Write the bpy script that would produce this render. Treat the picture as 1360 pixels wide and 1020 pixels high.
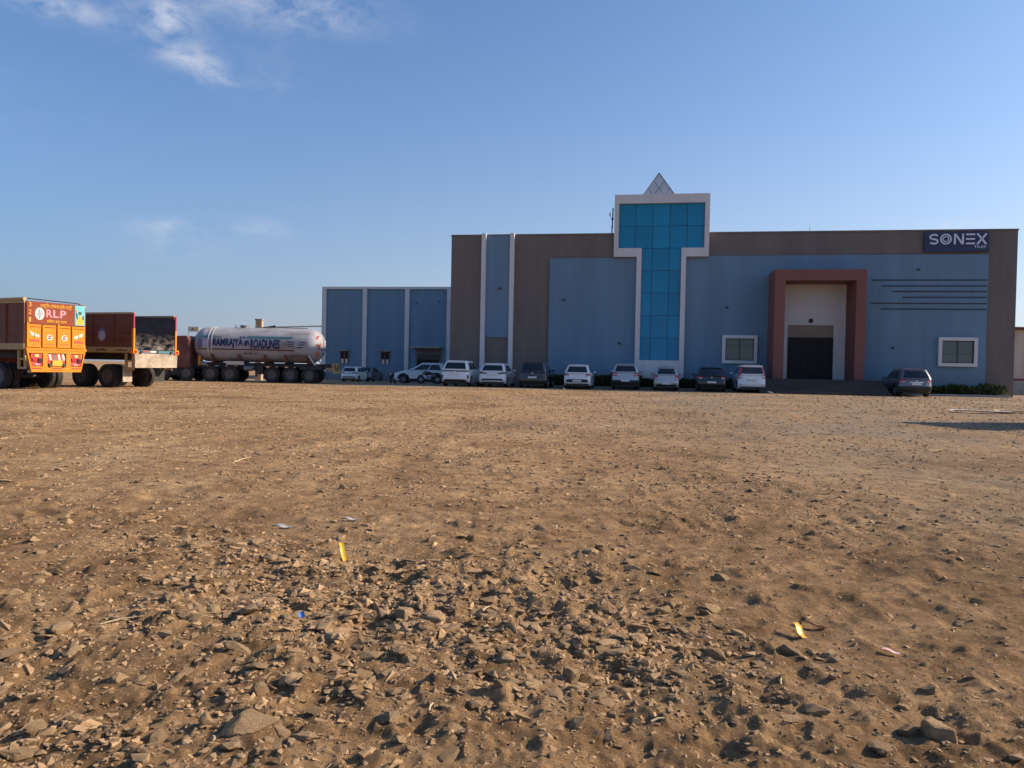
import bpy, bmesh, math, random
import numpy as np
from mathutils import Vector, Matrix

for o in list(bpy.data.objects):
    bpy.data.objects.remove(o)
SC = bpy.context.scene
COL = SC.collection
R = math.radians

# ------------------------------------------------------------------ camera
EYE = 1.17
cam = bpy.data.objects.new('camera', bpy.data.cameras.new('camera'))
COL.objects.link(cam)
cam.data.sensor_width = 36.0
cam.data.lens = 36.0 * 1021.0 / 1360.0
cam.data.clip_start = 0.05
cam.data.clip_end = 8000
cam.matrix_world = (Matrix.Translation((0, 0, EYE)) @ Matrix.Rotation(R(90 - 1.15), 4, 'X') @ Matrix.Rotation(R(1.1), 4, 'Z'))
SC.camera = cam

# ------------------------------------------------------------------ sky and sun
SUN_AZ, SUN_EL = 82.0, 28.0          # azimuth clockwise from +Y
world = bpy.data.worlds.new('World')
SC.world = world
world.use_nodes = True
wn, wl = world.node_tree.nodes, world.node_tree.links
wn.clear()
w_out = wn.new('ShaderNodeOutputWorld')
w_bg = wn.new('ShaderNodeBackground')
w_bg.inputs['Strength'].default_value = 0.10
sky = wn.new('ShaderNodeTexSky')
sky.sky_type = 'NISHITA'
sky.sun_disc = False
sky.sun_elevation = R(SUN_EL)
sky.sun_rotation = R(SUN_AZ)
sky.altitude = 0
sky.air_density = 1.0
sky.dust_density = 2.0
sky.ozone_density = 2.6


def wmath(op, a, b=None, c=None, clamp=False):
    n = wn.new('ShaderNodeMath')
    n.operation = op
    n.use_clamp = clamp
    for i, v in enumerate((a, b, c)):
        if v is None:
            continue
        if isinstance(v, (int, float)):
            n.inputs[i].default_value = v
        else:
            wl.new(v, n.inputs[i])
    return n.outputs[0]


w_tc = wn.new('ShaderNodeTexCoord')
w_noise = wn.new('ShaderNodeTexNoise')
w_noise.inputs['Scale'].default_value = 19
w_noise.inputs['Detail'].default_value = 9
w_noise.inputs['Roughness'].default_value = 0.62
w_noise.inputs['Distortion'].default_value = 0.35
w_map = wn.new('ShaderNodeMapping')
w_map.inputs['Scale'].default_value = (1.0, 1.0, 1.9)
wl.new(w_tc.outputs['Generated'], w_map.inputs['Vector'])
wl.new(w_map.outputs['Vector'], w_noise.inputs['Vector'])
# wisps of cloud: direction, horizontal and vertical half size, strength
CLOUDS = [(-.263, .877, .403, .085, .022, .60), (-.384, .846, .37, .022, .018, .75), (-.40, .84, .385, .05, .03, .25), (-.375, .862, .345, .03, .014, .45),
          (-.36, .873, .335, .022, .010, .5), (-.345, .881, .325, .020, .010, .5), (-.49, .79, .368, .03, .014, .5), (-.46, .81, .362, .035, .012, .35), (-.402, .903, .155, .030, .012, .34), (-.415, .90, .14, .06, .02, .14),
          (-.31, .936, .164, .032, .009, .30), (-.30, .93, .35, .05, .03, .12), (.492, .854, .169, .035, .006, .5), (-.75, .6, .28, .2, .04, .4), (.85, -.3, .45, .2, .05, .5), (-.2, -.9, .4, .25, .05, .5)]
total = None
for (dx, dy, dz, hw, hh, st) in CLOUDS:
    v = Vector((dx, dy, dz)).normalized()
    side = Vector((v.y, -v.x, 0)).normalized()
    up = side.cross(v).normalized()
    def dot(vec):
        n = wn.new('ShaderNodeVectorMath')
        n.operation = 'DOT_PRODUCT'
        wl.new(w_tc.outputs['Generated'], n.inputs[0])
        n.inputs[1].default_value = vec
        return n.outputs['Value']
    a = wmath('MULTIPLY', dot(side), 1 / hw)
    b = wmath('MULTIPLY_ADD', dot(up), 1 / hh, -v.dot(up) / hh)
    r2 = wmath('ADD', wmath('MULTIPLY', a, a), wmath('MULTIPLY', b, b))
    g = wmath('POWER', 2.718, wmath('MULTIPLY', r2, -0.9))
    front = wmath('GREATER_THAN', dot(v), 0.0)
    g = wmath('MULTIPLY', wmath('MULTIPLY', g, front), st)
    total = g if total is None else wmath('ADD', total, g)
nz = wmath('MULTIPLY_ADD', w_noise.outputs['Fac'], 3.2, -1.25, clamp=True)
cl = wmath('MULTIPLY', total, nz, clamp=True)
w_mix = wn.new('ShaderNodeMix')
w_mix.data_type = 'RGBA'
wl.new(cl, w_mix.inputs['Factor'])
w_div = wn.new('ShaderNodeVectorMath')
w_div.operation = 'SCALE'
w_div.inputs['Scale'].default_value = 1 / 4.0
wl.new(sky.outputs['Color'], w_div.inputs[0])
w_gam = wn.new('ShaderNodeGamma')
w_gam.inputs['Gamma'].default_value = 0.92
wl.new(w_div.outputs[0], w_gam.inputs['Color'])
w_tint = wn.new('ShaderNodeVectorMath')
w_tint.operation = 'MULTIPLY'
w_tint.inputs[1].default_value = (2.45, 3.45, 4.55)
wl.new(w_gam.outputs[0], w_tint.inputs[0])
sep = wn.new('ShaderNodeSeparateXYZ')
wl.new(w_tc.outputs['Generated'], sep.inputs[0])
toward = wmath('ADD', wmath('MULTIPLY', sep.outputs['X'], math.sin(R(SUN_AZ))), wmath('MULTIPLY', sep.outputs['Y'], math.cos(R(SUN_AZ))))
toward = wmath('MULTIPLY_ADD', toward, 0.9, 0.40, clamp=True)
hz_col = wn.new('ShaderNodeMix')
hz_col.data_type = 'RGBA'
wl.new(toward, hz_col.inputs['Factor'])
hz_col.inputs['A'].default_value = (2.30, 2.75, 3.65, 1)
hz_col.inputs['B'].default_value = (6.0, 6.0, 6.3, 1)
up_z = wmath('MAXIMUM', sep.outputs['Z'], 0.0)
hz_f = wmath('MULTIPLY', wmath('POWER', 2.718, wmath('MULTIPLY', up_z, -6.5)), wmath('MULTIPLY_ADD', toward, 0.12, 0.80))
hz = wn.new('ShaderNodeMix')
hz.data_type = 'RGBA'
wl.new(hz_f, hz.inputs['Factor'])
wl.new(w_tint.outputs[0], hz.inputs['A'])
wl.new(hz_col.outputs['Result'], hz.inputs['B'])
wl.new(hz.outputs['Result'], w_mix.inputs['A'])
w_mix.inputs['B'].default_value = (5.2, 5.3, 5.8, 1)
wl.new(w_mix.outputs['Result'], w_bg.inputs['Color'])
wl.new(w_bg.outputs['Background'], w_out.inputs['Surface'])

sun_dir = Vector((math.sin(R(SUN_AZ)) * math.cos(R(SUN_EL)), math.cos(R(SUN_AZ)) * math.cos(R(SUN_EL)), math.sin(R(SUN_EL))))
sl = bpy.data.lights.new('sun', 'SUN')
sl.energy = 4.8
sl.angle = R(0.53)
sl.color = (1.0, 0.83, 0.62)
sun = bpy.data.objects.new('sun', sl)
COL.objects.link(sun)
sun.rotation_euler = (-sun_dir).to_track_quat('-Z', 'Y').to_euler()

SC.view_settings.view_transform = 'Standard'
SC.view_settings.look = 'None'
SC.view_settings.exposure = 0.6
SC.view_settings.gamma = 1.0
SC.cycles.max_bounces = 6

# ------------------------------------------------------------------ materials
MATS = {}


def mat(name, col, rough=0.7, metal=0.0, var=0.0, vscale=3.0, stretch=(1, 1, 1), bump=0.0, bscale=40.0, dirt=None, dscale=1.5, damount=0.5,
        spec=0.5, coat=0.0, objrand=0.0, attr=None, zdirt=None, splash=None):
    m = bpy.data.materials.new(name)
    MATS[name] = m
    m.use_nodes = True
    n, l = m.node_tree.nodes, m.node_tree.links
    b = n['Principled BSDF']
    b.inputs['Roughness'].default_value = rough
    b.inputs['Metallic'].default_value = metal
    b.inputs['Specular IOR Level'].default_value = spec
    b.inputs['Coat Weight'].default_value = coat
    b.inputs['Coat Roughness'].default_value = 0.08
    b.inputs['Base Color'].default_value = (*col, 1)
    tc = n.new('ShaderNodeTexCoord')
    mp = n.new('ShaderNodeMapping')
    mp.inputs['Scale'].default_value = stretch
    l.new(tc.outputs['Object'], mp.inputs['Vector'])
    cur = None
    if var > 0:
        nz = n.new('ShaderNodeTexNoise')
        nz.inputs['Scale'].default_value = vscale
        nz.inputs['Detail'].default_value = 6
        nz.inputs['Roughness'].default_value = 0.6
        l.new(mp.outputs['Vector'], nz.inputs['Vector'])
        rp = n.new('ShaderNodeValToRGB')
        rp.color_ramp.elements[0].position = 0.3
        rp.color_ramp.elements[1].position = 0.7
        rp.color_ramp.elements[0].color = (*[c * (1 - var) for c in col], 1)
        rp.color_ramp.elements[1].color = (*[min(1, c * (1 + var)) for c in col], 1)
        l.new(nz.outputs['Fac'], rp.inputs['Fac'])
        cur = rp.outputs['Color']
    if dirt:
        nd = n.new('ShaderNodeTexNoise')
        nd.inputs['Scale'].default_value = dscale
        nd.inputs['Detail'].default_value = 8
        nd.inputs['Roughness'].default_value = 0.7
        l.new(mp.outputs['Vector'], nd.inputs['Vector'])
        rd = n.new('ShaderNodeMapRange')
        rd.inputs['From Min'].default_value = 0.45
        rd.inputs['From Max'].default_value = 0.72
        rd.inputs['To Max'].default_value = damount
        l.new(nd.outputs['Fac'], rd.inputs['Value'])
        mx = n.new('ShaderNodeMix')
        mx.data_type = 'RGBA'
        if zdirt:      # grime that has settled on the lower part of a board
            sx = n.new('ShaderNodeSeparateXYZ')
            l.new(tc.outputs['Object'], sx.inputs[0])
            zr_ = n.new('ShaderNodeMapRange')
            zr_.inputs['From Min'].default_value = zdirt[0]
            zr_.inputs['From Max'].default_value = zdirt[1]
            l.new(sx.outputs['Z'], zr_.inputs['Value'])
            ml = n.new('ShaderNodeMath')
            ml.operation = 'MULTIPLY'
            l.new(rd.outputs['Result'], ml.inputs[0])
            l.new(zr_.outputs['Result'], ml.inputs[1])
            l.new(ml.outputs[0], mx.inputs['Factor'])
        else:
            l.new(rd.outputs['Result'], mx.inputs['Factor'])
        if cur:
            l.new(cur, mx.inputs['A'])
        else:
            mx.inputs['A'].default_value = (*col, 1)
        mx.inputs['B'].default_value = (*dirt, 1)
        cur = mx.outputs['Result']
    if splash:       # dust thrown up against the foot of a wall
        sx2 = n.new('ShaderNodeSeparateXYZ')
        l.new(tc.outputs['Object'], sx2.inputs[0])
        ns = n.new('ShaderNodeTexNoise')
        ns.inputs['Scale'].default_value = 1.3
        ns.inputs['Detail'].default_value = 7
        l.new(tc.outputs['Object'], ns.inputs['Vector'])
        ad = n.new('ShaderNodeMath')
        ad.operation = 'MULTIPLY_ADD'
        l.new(ns.outputs['Fac'], ad.inputs[0])
        ad.inputs[1].default_value = -splash[0] * 1.6
        l.new(sx2.outputs['Z'], ad.inputs[2])
        rs = n.new('ShaderNodeMapRange')
        rs.inputs['From Min'].default_value = splash[0] * .35
        rs.inputs['From Max'].default_value = -splash[0] * .8
        rs.inputs['To Max'].default_value = splash[1]
        l.new(ad.outputs[0], rs.inputs['Value'])
        mx2 = n.new('ShaderNodeMix')
        mx2.data_type = 'RGBA'
        l.new(rs.outputs['Result'], mx2.inputs['Factor'])
        if cur:
            l.new(cur, mx2.inputs['A'])
        else:
            mx2.inputs['A'].default_value = (*col, 1)
        mx2.inputs['B'].default_value = (0.24, 0.17, 0.11, 1)
        cur = mx2.outputs['Result']
    if objrand > 0 or attr:
        hv = n.new('ShaderNodeHueSaturation')
        mr = n.new('ShaderNodeMapRange')
        mr.inputs['To Min'].default_value = 1 - (objrand or 0.35)
        mr.inputs['To Max'].default_value = 1 + (objrand or 0.35)
        if attr:
            at = n.new('ShaderNodeAttribute')
            at.attribute_name = attr
            l.new(at.outputs['Fac'], mr.inputs['Value'])
        else:
            oi = n.new('ShaderNodeObjectInfo')
            l.new(oi.outputs['Random'], mr.inputs['Value'])
        l.new(mr.outputs['Result'], hv.inputs['Value'])
        if cur:
            l.new(cur, hv.inputs['Color'])
        else:
            hv.inputs['Color'].default_value = (*col, 1)
        cur = hv.outputs['Color']
    if cur:
        l.new(cur, b.inputs['Base Color'])
    if bump > 0:
        nb = n.new('ShaderNodeTexNoise')
        nb.inputs['Scale'].default_value = bscale
        nb.inputs['Detail'].default_value = 8
        nb.inputs['Roughness'].default_value = 0.65
        l.new(tc.outputs['Object'], nb.inputs['Vector'])
        bn = n.new('ShaderNodeBump')
        bn.inputs['Strength'].default_value = 1.0
        bn.inputs['Distance'].default_value = bump
        l.new(nb.outputs['Fac'], bn.inputs['Height'])
        l.new(bn.outputs['Normal'], b.inputs['Normal'])
    return m


DUST = (0.30, 0.21, 0.135)
BLUE = mat('blue_paint', (0.128, 0.230, 0.322), 0.75, splash=(1.3, .5), var=0.13, vscale=0.5, stretch=(1.6, 1.6, .16), dirt=(0.165, 0.215, 0.265), dscale=1.6, damount=0.5, bump=0.003, bscale=18)
BROWN = mat('brown_paint', (0.160, 0.132, 0.117), 0.8, splash=(1.3, .5), var=0.13, vscale=0.5, stretch=(1.6, 1.6, .16), dirt=(0.195, 0.165, 0.145), dscale=1.6, damount=0.5, bump=0.003, bscale=18)
WHITE = mat('white_paint', (0.62, 0.615, 0.61), 0.7, splash=(1.0, .6), var=0.05, vscale=1.0, stretch=(1, 1, .2), dirt=(0.45, 0.42, 0.38), dscale=1.4, damount=0.4, bump=0.002)
REDOX = mat('terracotta_paint', (0.20, 0.080, 0.066), 0.75, var=0.08, vscale=0.9, stretch=(1, 1, .3), dirt=(0.15, 0.08, 0.07), damount=0.4, bump=0.002)
GROOVE = mat('dark_groove', (0.035, 0.04, 0.05), 0.7)
GREYW = mat('taupe_board', (0.24, 0.19, 0.15), 0.7, var=0.1)
PALEP = mat('pale_plaster', (0.60, 0.61, 0.63), 0.75, var=0.06, vscale=1.0, stretch=(1.6, 1.6, .2), dirt=(0.5, 0.47, 0.43), damount=0.35)
GRANITE = mat('dark_granite', (0.03, 0.03, 0.032), 0.45, var=0.3, vscale=30)
CONC = mat('concrete', (0.36, 0.33, 0.29), 0.9, var=0.15, vscale=4, dirt=(0.24, 0.2, 0.16), bump=0.004)
GLASS_B = mat('blue_reflective_glass', (0.008, 0.215, 0.385), 0.08, var=0.12, vscale=0.35, spec=0.32, objrand=0.10)
GLASS_G = mat('green_window_glass', (0.055, 0.095, 0.095), 0.06, spec=0.7)
GLASS_D = mat('dark_door_glass', (0.014, 0.015, 0.020), 0.35, spec=0.15)
MULL = mat('dark_mullion', (0.012, 0.075, 0.13), 0.45)
ALU = mat('dark_aluminium', (0.035, 0.04, 0.042), 0.45, metal=0.3)
STEEL = mat('grey_steel', (0.22, 0.22, 0.23), 0.5, metal=0.5, var=0.2, vscale=6)
NAVY = mat('navy_sign_board', (0.018, 0.035, 0.095), 0.5)
LETTER = mat('pale_sign_letter', (0.62, 0.68, 0.80), 0.45)
PYRP = mat('milky_glazing', (0.60, 0.56, 0.53), 0.3, var=0.12, vscale=2.5, dirt=(0.45, 0.36, 0.3), damount=0.5)
PYRF = mat('pyramid_bar', (0.05, 0.05, 0.055), 0.5)
SHEET = mat('beige_sheet', (0.52, 0.45, 0.38), 0.6, var=0.08, vscale=2, stretch=(1, 1, .2), dirt=(0.33, 0.24, 0.18))
MAROON = mat('maroon_steel', (0.13, 0.035, 0.03), 0.6, var=0.2, dirt=DUST, damount=0.4)
RUBBER = mat('tyre_rubber', (0.022, 0.021, 0.021), 0.85, var=0.25, vscale=5, dirt=(0.12, 0.09, 0.065), dscale=3, damount=0.35, bump=0.004, bscale=30)
RIM = mat('dusty_rim', (0.11, 0.10, 0.09), 0.6, metal=0.3, dirt=DUST, damount=0.3)
ALLOY = mat('alloy_rim', (0.36, 0.36, 0.37), 0.35, metal=0.8)
BLACKP = mat('black_plastic', (0.02, 0.02, 0.022), 0.6, var=0.15, dirt=(0.12, 0.1, 0.08), damount=0.25)
CGLASS = mat('car_glass', (0.014, 0.018, 0.022), 0.04, spec=0.6)
LAMP_R = mat('red_lamp_lens', (0.42, 0.02, 0.03), 0.2, coat=0.6)
LAMP_D = mat('smoked_lamp_lens', (0.05, 0.012, 0.016), 0.15, coat=0.6)
LAMP_W = mat('clear_lamp_lens', (0.7, 0.66, 0.64), 0.15, coat=0.5)
PLATE = mat('white_plate', (0.72, 0.72, 0.70), 0.5)
CHROME = mat('chrome', (0.7, 0.7, 0.7), 0.12, metal=1.0)
CARP = dict(
    white=mat('white_car_paint', (0.78, 0.79, 0.80), 0.32, coat=0.7, dirt=(0.6, 0.54, 0.47), dscale=2.5, damount=0.3),
    silver=mat('silver_car_paint', (0.50, 0.50, 0.52), 0.35, metal=0.3, coat=0.6, dirt=(0.4, 0.35, 0.3), dscale=2.5, damount=0.35),
    grey=mat('grey_car_paint', (0.17, 0.17, 0.185), 0.32, metal=0.4, coat=0.7, dirt=(0.26, 0.22, 0.18), dscale=2.5, damount=0.3),
    dark=mat('charcoal_car_paint', (0.035, 0.036, 0.04), 0.3, coat=0.7, dirt=(0.12, 0.1, 0.08), dscale=2.5, damount=0.3),
    black=mat('black_car_paint', (0.014, 0.014, 0.018), 0.28, coat=0.7, dirt=(0.09, 0.075, 0.06), dscale=2.5, damount=0.3))
ORANGE = mat('orange_truck_paint', (0.66, 0.205, 0.004), 0.6, spec=0.25, var=0.08, vscale=5, dirt=(0.5, 0.24, 0.08), dscale=3, damount=0.35)
RUSTR = mat('rust_red_truck_paint', (0.22, 0.040, 0.017), 0.6, spec=0.2, var=0.12, vscale=4, dirt=(0.2, 0.09, 0.05), dscale=3, damount=0.4)
SIDEM = mat('maroon_truck_side', (0.14, 0.042, 0.019), 0.65, var=0.18, vscale=3, dirt=(0.16, 0.095, 0.055), dscale=2.5, damount=0.4)
BEIGE = mat('beige_truck_rail', (0.40, 0.28, 0.13), 0.65, var=0.15, vscale=4, dirt=DUST, damount=0.5)
RED = mat('bright_red_paint', (0.42, 0.035, 0.02), 0.5, dirt=(0.35, 0.12, 0.07), dscale=4, damount=0.35)
DEEPRED = mat('deep_red_paint', (0.30, 0.015, 0.02), 0.5)
YELLOW = mat('yellow_paint', (0.72, 0.36, 0.015), 0.5)
PINK = mat('pink_paint', (0.75, 0.24, 0.30), 0.5)
OFFW = mat('off_white_print', (0.58, 0.54, 0.48), 0.5)
TEAL = mat('teal_print', (0.10, 0.42, 0.47), 0.5, var=0.15, vscale=4)
SKIN = mat('skin_tone_print', (0.52, 0.27, 0.15), 0.5)
BLACKT = mat('dusty_black_board', (0.005, 0.006, 0.012), 0.9, var=0.3, vscale=2, stretch=(1, 1, 2.2), dirt=(0.34, 0.29, 0.24), dscale=2.2, damount=0.9, zdirt=(2.45, 1.8), spec=0.04)
DIRTW = mat('muddy_white_plate', (0.44, 0.36, 0.285), 0.85, spec=0.15, var=0.15, vscale=3, dirt=(0.17, 0.11, 0.075), dscale=1.7, damount=0.95)
PURPLE = mat('violet_print', (0.13, 0.11, 0.20), 0.6)
LILAC = mat('pale_violet_print', (0.36, 0.36, 0.47), 0.6)
TANK = mat('grimy_tank_paint', (0.37, 0.36, 0.385), 0.6, spec=0.3, var=0.14, vscale=1.5, stretch=(1, .35, 1), dirt=(0.17, 0.13, 0.105), dscale=1.9, damount=0.85)
INK = mat('navy_lettering', (0.012, 0.02, 0.09), 0.5)
STRIPE_T = mat('teal_stripe', (0.06, 0.16, 0.20), 0.5)
STRIPE_R = mat('dark_red_stripe', (0.10, 0.03, 0.03), 0.5)
LEAF = mat('hedge_leaf', (0.048, 0.070, 0.022), 0.9, spec=0.1, var=0.4, vscale=9, attr='tint')
STEM = mat('woody_stem', (0.10, 0.07, 0.045), 0.9)
ROCKM = mat('dusty_rock', (0.43, 0.285, 0.16), 0.95, var=0.22, vscale=7, dirt=(0.27, 0.18, 0.105), dscale=4, damount=0.5, bump=0.012, bscale=22, spec=0.15, objrand=0.22)
GRAVM = mat('gravel_stone', (0.31, 0.20, 0.112), 0.95, var=0.2, vscale=9, bump=0.004, bscale=60, spec=0.15, attr='tint')
STRAW = mat('dry_straw', (0.50, 0.38, 0.22), 0.9)
WRAP_Y = mat('yellow_wrapper', (0.68, 0.42, 0.01), 0.35, dirt=(.5, .36, .2), dscale=45, damount=.7)
WRAP_P = mat('pink_wrapper', (0.75, 0.35, 0.33), 0.4, dirt=(0.7, 0.62, 0.55), dscale=30, damount=0.9)
WRAP_B = mat('blue_wrapper', (0.05, 0.16, 0.5), 0.35, dirt=(.4, .36, .3), dscale=60, damount=.8)
SACK = mat('grey_plastic_scrap', (0.34, 0.33, 0.33), 0.6, dirt=(0.42, 0.34, 0.26), damount=0.6)


def ground_material():
    m = bpy.data.materials.new('dusty_ground')
    m.use_nodes = True
    n, l = m.node_tree.nodes, m.node_tree.links
    b = n['Principled BSDF']
    b.inputs['Roughness'].default_value = 0.97
    b.inputs['Specular IOR Level'].default_value = 0.1
    tc = n.new('ShaderNodeTexCoord')

    def noise(scale, detail=6, rough=0.6, dist=0.0):
        x = n.new('ShaderNodeTexNoise')
        x.inputs['Scale'].default_value = scale
        x.inputs['Detail'].default_value = detail
        x.inputs['Roughness'].default_value = rough
        x.inputs['Distortion'].default_value = dist
        l.new(tc.outputs['Object'], x.inputs['Vector'])
        return x.outputs['Fac']

    def ramp(f, stops):
        r = n.new('ShaderNodeValToRGB')
        e = r.color_ramp.elements
        while len(e) < len(stops):
            e.new(0.5)
        for q, (p, c) in zip(e, stops):
            q.position = p
            q.color = (*c, 1)
        l.new(f, r.inputs['Fac'])
        return r.outputs['Color']

    def mix(f, a, c, mode='MIX'):
        x = n.new('ShaderNodeMix')
        x.data_type = 'RGBA'
        x.blend_type = mode
        for s, v in (('Factor', f), ('A', a), ('B', c)):
            if isinstance(v, (int, float)):
                x.inputs[s].default_value = v
            elif isinstance(v, tuple):
                x.inputs[s].default_value = (*v, 1)
            else:
                l.new(v, x.inputs[s])
        return x.outputs['Result']

    base = ramp(noise(0.35, 8, 0.62, 0.5), [(0.30, (0.255, 0.152, 0.078)), (0.5, (0.455, 0.285, 0.150)), (0.70, (0.56, 0.380, 0.215))])
    fine = ramp(noise(6, 10, 0.72), [(0.32, (0.50, 0.47, 0.45)), (0.60, (1.12, 1.12, 1.12))])
    c1 = mix(1.0, base, fine, 'MULTIPLY')
    mid = ramp(noise(1.7, 9, 0.68, 0.6), [(0.30, (0.66, 0.62, 0.58)), (0.58, (1.06, 1.06, 1.06))])
    c1 = mix(0.9, c1, mid, 'MULTIPLY')
    grain = ramp(noise(55, 6, 0.75), [(0.33, (0.62, 0.60, 0.58)), (0.60, (1.08, 1.08, 1.08))])
    c2 = mix(0.85, c1, grain, 'MULTIPLY')
    # grey crushed stone spread: stays where it lies (attribute painted from positions on the yard)
    at = n.new('ShaderNodeAttribute')
    at.attribute_name = 'grit'
    gf = n.new('ShaderNodeMath')
    gf.operation = 'MULTIPLY'
    l.new(at.outputs['Fac'], gf.inputs[0])
    l.new(ramp(noise(1.3, 7, 0.7), [(0.35, (0.45, 0.45, 0.45)), (0.65, (1, 1, 1))]), gf.inputs[1])
    grit = ramp(noise(9, 9, 0.8), [(0.32, (0.115, 0.090, 0.068)), (0.5, (0.22, 0.18, 0.14)), (0.68, (0.38, 0.32, 0.255))])
    c3 = mix(gf.outputs[0], c2, grit)
    l.new(c3, b.inputs['Base Color'])
    bm = n.new('ShaderNodeBump')
    bm.inputs['Strength'].default_value = 1.0
    bm.inputs['Distance'].default_value = 0.05
    l.new(noise(5, 12, 0.8), bm.inputs['Height'])
    bm2 = n.new('ShaderNodeBump')
    bm2.inputs['Strength'].default_value = 0.9
    bm2.inputs['Distance'].default_value = 0.02
    l.new(noise(38, 8, 0.75), bm2.inputs['Height'])
    l.new(bm.outputs['Normal'], bm2.inputs['Normal'])
    l.new(bm2.outputs['Normal'], b.inputs['Normal'])
    return m


GROUND = ground_material()

# ------------------------------------------------------------------ helpers


def link(o, parent=None):
    COL.objects.link(o)
    if parent is not None:
        o.parent = parent
    return o


def tag(o, label, cat, group=None):
    o['label'] = label
    o['category'] = cat
    if group:
        o['group'] = group
    return o


def thing(name, label, cat, loc=(0, 0, 0), rotz=0.0, group=None):
    o = bpy.data.objects.new(name, None)
    o.empty_display_size = 0.2
    link(o)
    o.location = loc
    o.rotation_euler = (0, 0, rotz)
    return tag(o, label, cat, group)


def copy_tree(o, parent=None):
    c = o.copy()
    COL.objects.link(c)
    c.parent = parent
    for ch in list(o.children):
        copy_tree(ch, c)
    return c


class MB:
    def __init__(self):
        self.v, self.f = [], []

    def add(self, verts, faces):
        b = len(self.v)
        self.v += [tuple(p) for p in verts]
        self.f += [tuple(b + i for i in f) for f in faces]
        return self

    def box(self, x0, x1, y0, y1, z0, z1, top=None):
        t = top or (0, 0)
        return self.add([(x0, y0, z0), (x1, y0, z0), (x1, y1, z0), (x0, y1, z0),
                         (x0 + t[0], y0 + t[1], z1), (x1 - t[0], y0 + t[1], z1), (x1 - t[0], y1 - t[1], z1), (x0 + t[0], y1 - t[1], z1)],
                        [(3, 2, 1, 0), (4, 5, 6, 7), (0, 1, 5, 4), (1, 2, 6, 5), (2, 3, 7, 6), (3, 0, 4, 7)])

    def prism(self, poly, axis, a, b):
        # poly in the plane of the two other axes (order x,y,z without axis), extruded a..b along axis
        def P(q, d):
            return {'x': (d, q[0], q[1]), 'y': (q[0], d, q[1]), 'z': (q[0], q[1], d)}[axis]
        n = len(poly)
        return self.add([P(q, a) for q in poly] + [P(q, b) for q in poly],
                        [tuple(range(n))[::-1], tuple(range(n, 2 * n))] + [(i, (i + 1) % n, n + (i + 1) % n, n + i) for i in range(n)])

    def tube(self, p0, p1, r, n=8, r1=None):
        p0, p1 = Vector(p0), Vector(p1)
        d = (p1 - p0).normalized()
        a = d.orthogonal().normalized()
        b = d.cross(a)
        r1 = r if r1 is None else r1
        ring = [(a * math.cos(2 * math.pi * i / n) + b * math.sin(2 * math.pi * i / n)) for i in range(n)]
        return self.add([p0 + q * r for q in ring] + [p1 + q * r1 for q in ring],
                        [tuple(range(n))[::-1], tuple(range(n, 2 * n))] + [(i, (i + 1) % n, n + (i + 1) % n, n + i) for i in range(n)])

    def lathe(self, prof, axis='x', n=28, c=(0, 0, 0), cap=True):
        # prof: list of (along, radius)
        vs = []
        for (a, r) in prof:
            for i in range(n):
                t = 2 * math.pi * i / n
                u, w = r * math.cos(t), r * math.sin(t)
                p = {'x': (a, u, w), 'y': (u, a, w), 'z': (u, w, a)}[axis]
                vs.append((p[0] + c[0], p[1] + c[1], p[2] + c[2]))
        fs = [(j * n + i, j * n + (i + 1) % n, (j + 1) * n + (i + 1) % n, (j + 1) * n + i) for j in range(len(prof) - 1) for i in range(n)]
        if cap:
            fs += [tuple(range(n))[::-1], tuple(range((len(prof) - 1) * n, len(prof) * n))]
        return self.add(vs, fs)

    def mesh(self, name, smooth=False, recalc=True):
        me = bpy.data.meshes.new(name)
        me.from_pydata(self.v, [], self.f)
        if recalc:
            bm = bmesh.new()
            bm.from_mesh(me)
            bmesh.ops.recalc_face_normals(bm, faces=bm.faces)
            bm.to_mesh(me)
            bm.free()
        if smooth:
            me.shade_smooth()
            if smooth != 'all':
                me.set_sharp_from_angle(angle=R(smooth if smooth is not True else 40))
        return me

    def build(self, name, m, parent=None, smooth=False, bevel=0.0, recalc=True, loc=None):
        me = self.mesh(name, smooth, recalc)
        me.materials.append(m)
        o = bpy.data.objects.new(name, me)
        link(o, parent)
        if loc:
            o.location = loc
        if bevel:
            bv = o.modifiers.new('bevel', 'BEVEL')
            bv.width = bevel
            bv.segments = 2
            bv.limit_method = 'ANGLE'
        return o


def bx(name, m, parent, *dims, bevel=0.0):
    return MB().box(*dims).build(name, m, parent, bevel=bevel)


def text_shape(s, size, extrude=0.004, bold=0.0):
    cu = bpy.data.curves.new('txt', 'FONT')
    cu.body = s
    cu.size = size
    cu.extrude = extrude
    cu.resolution_u = 3
    cu.offset = bold
    cu.align_x = 'CENTER'
    cu.align_y = 'CENTER'
    o = bpy.data.objects.new('txt', cu)
    COL.objects.link(o)
    dg = bpy.context.evaluated_depsgraph_get()
    me = bpy.data.meshes.new_from_object(o.evaluated_get(dg))
    bpy.data.objects.remove(o)
    bpy.data.curves.remove(cu)
    return me


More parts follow.
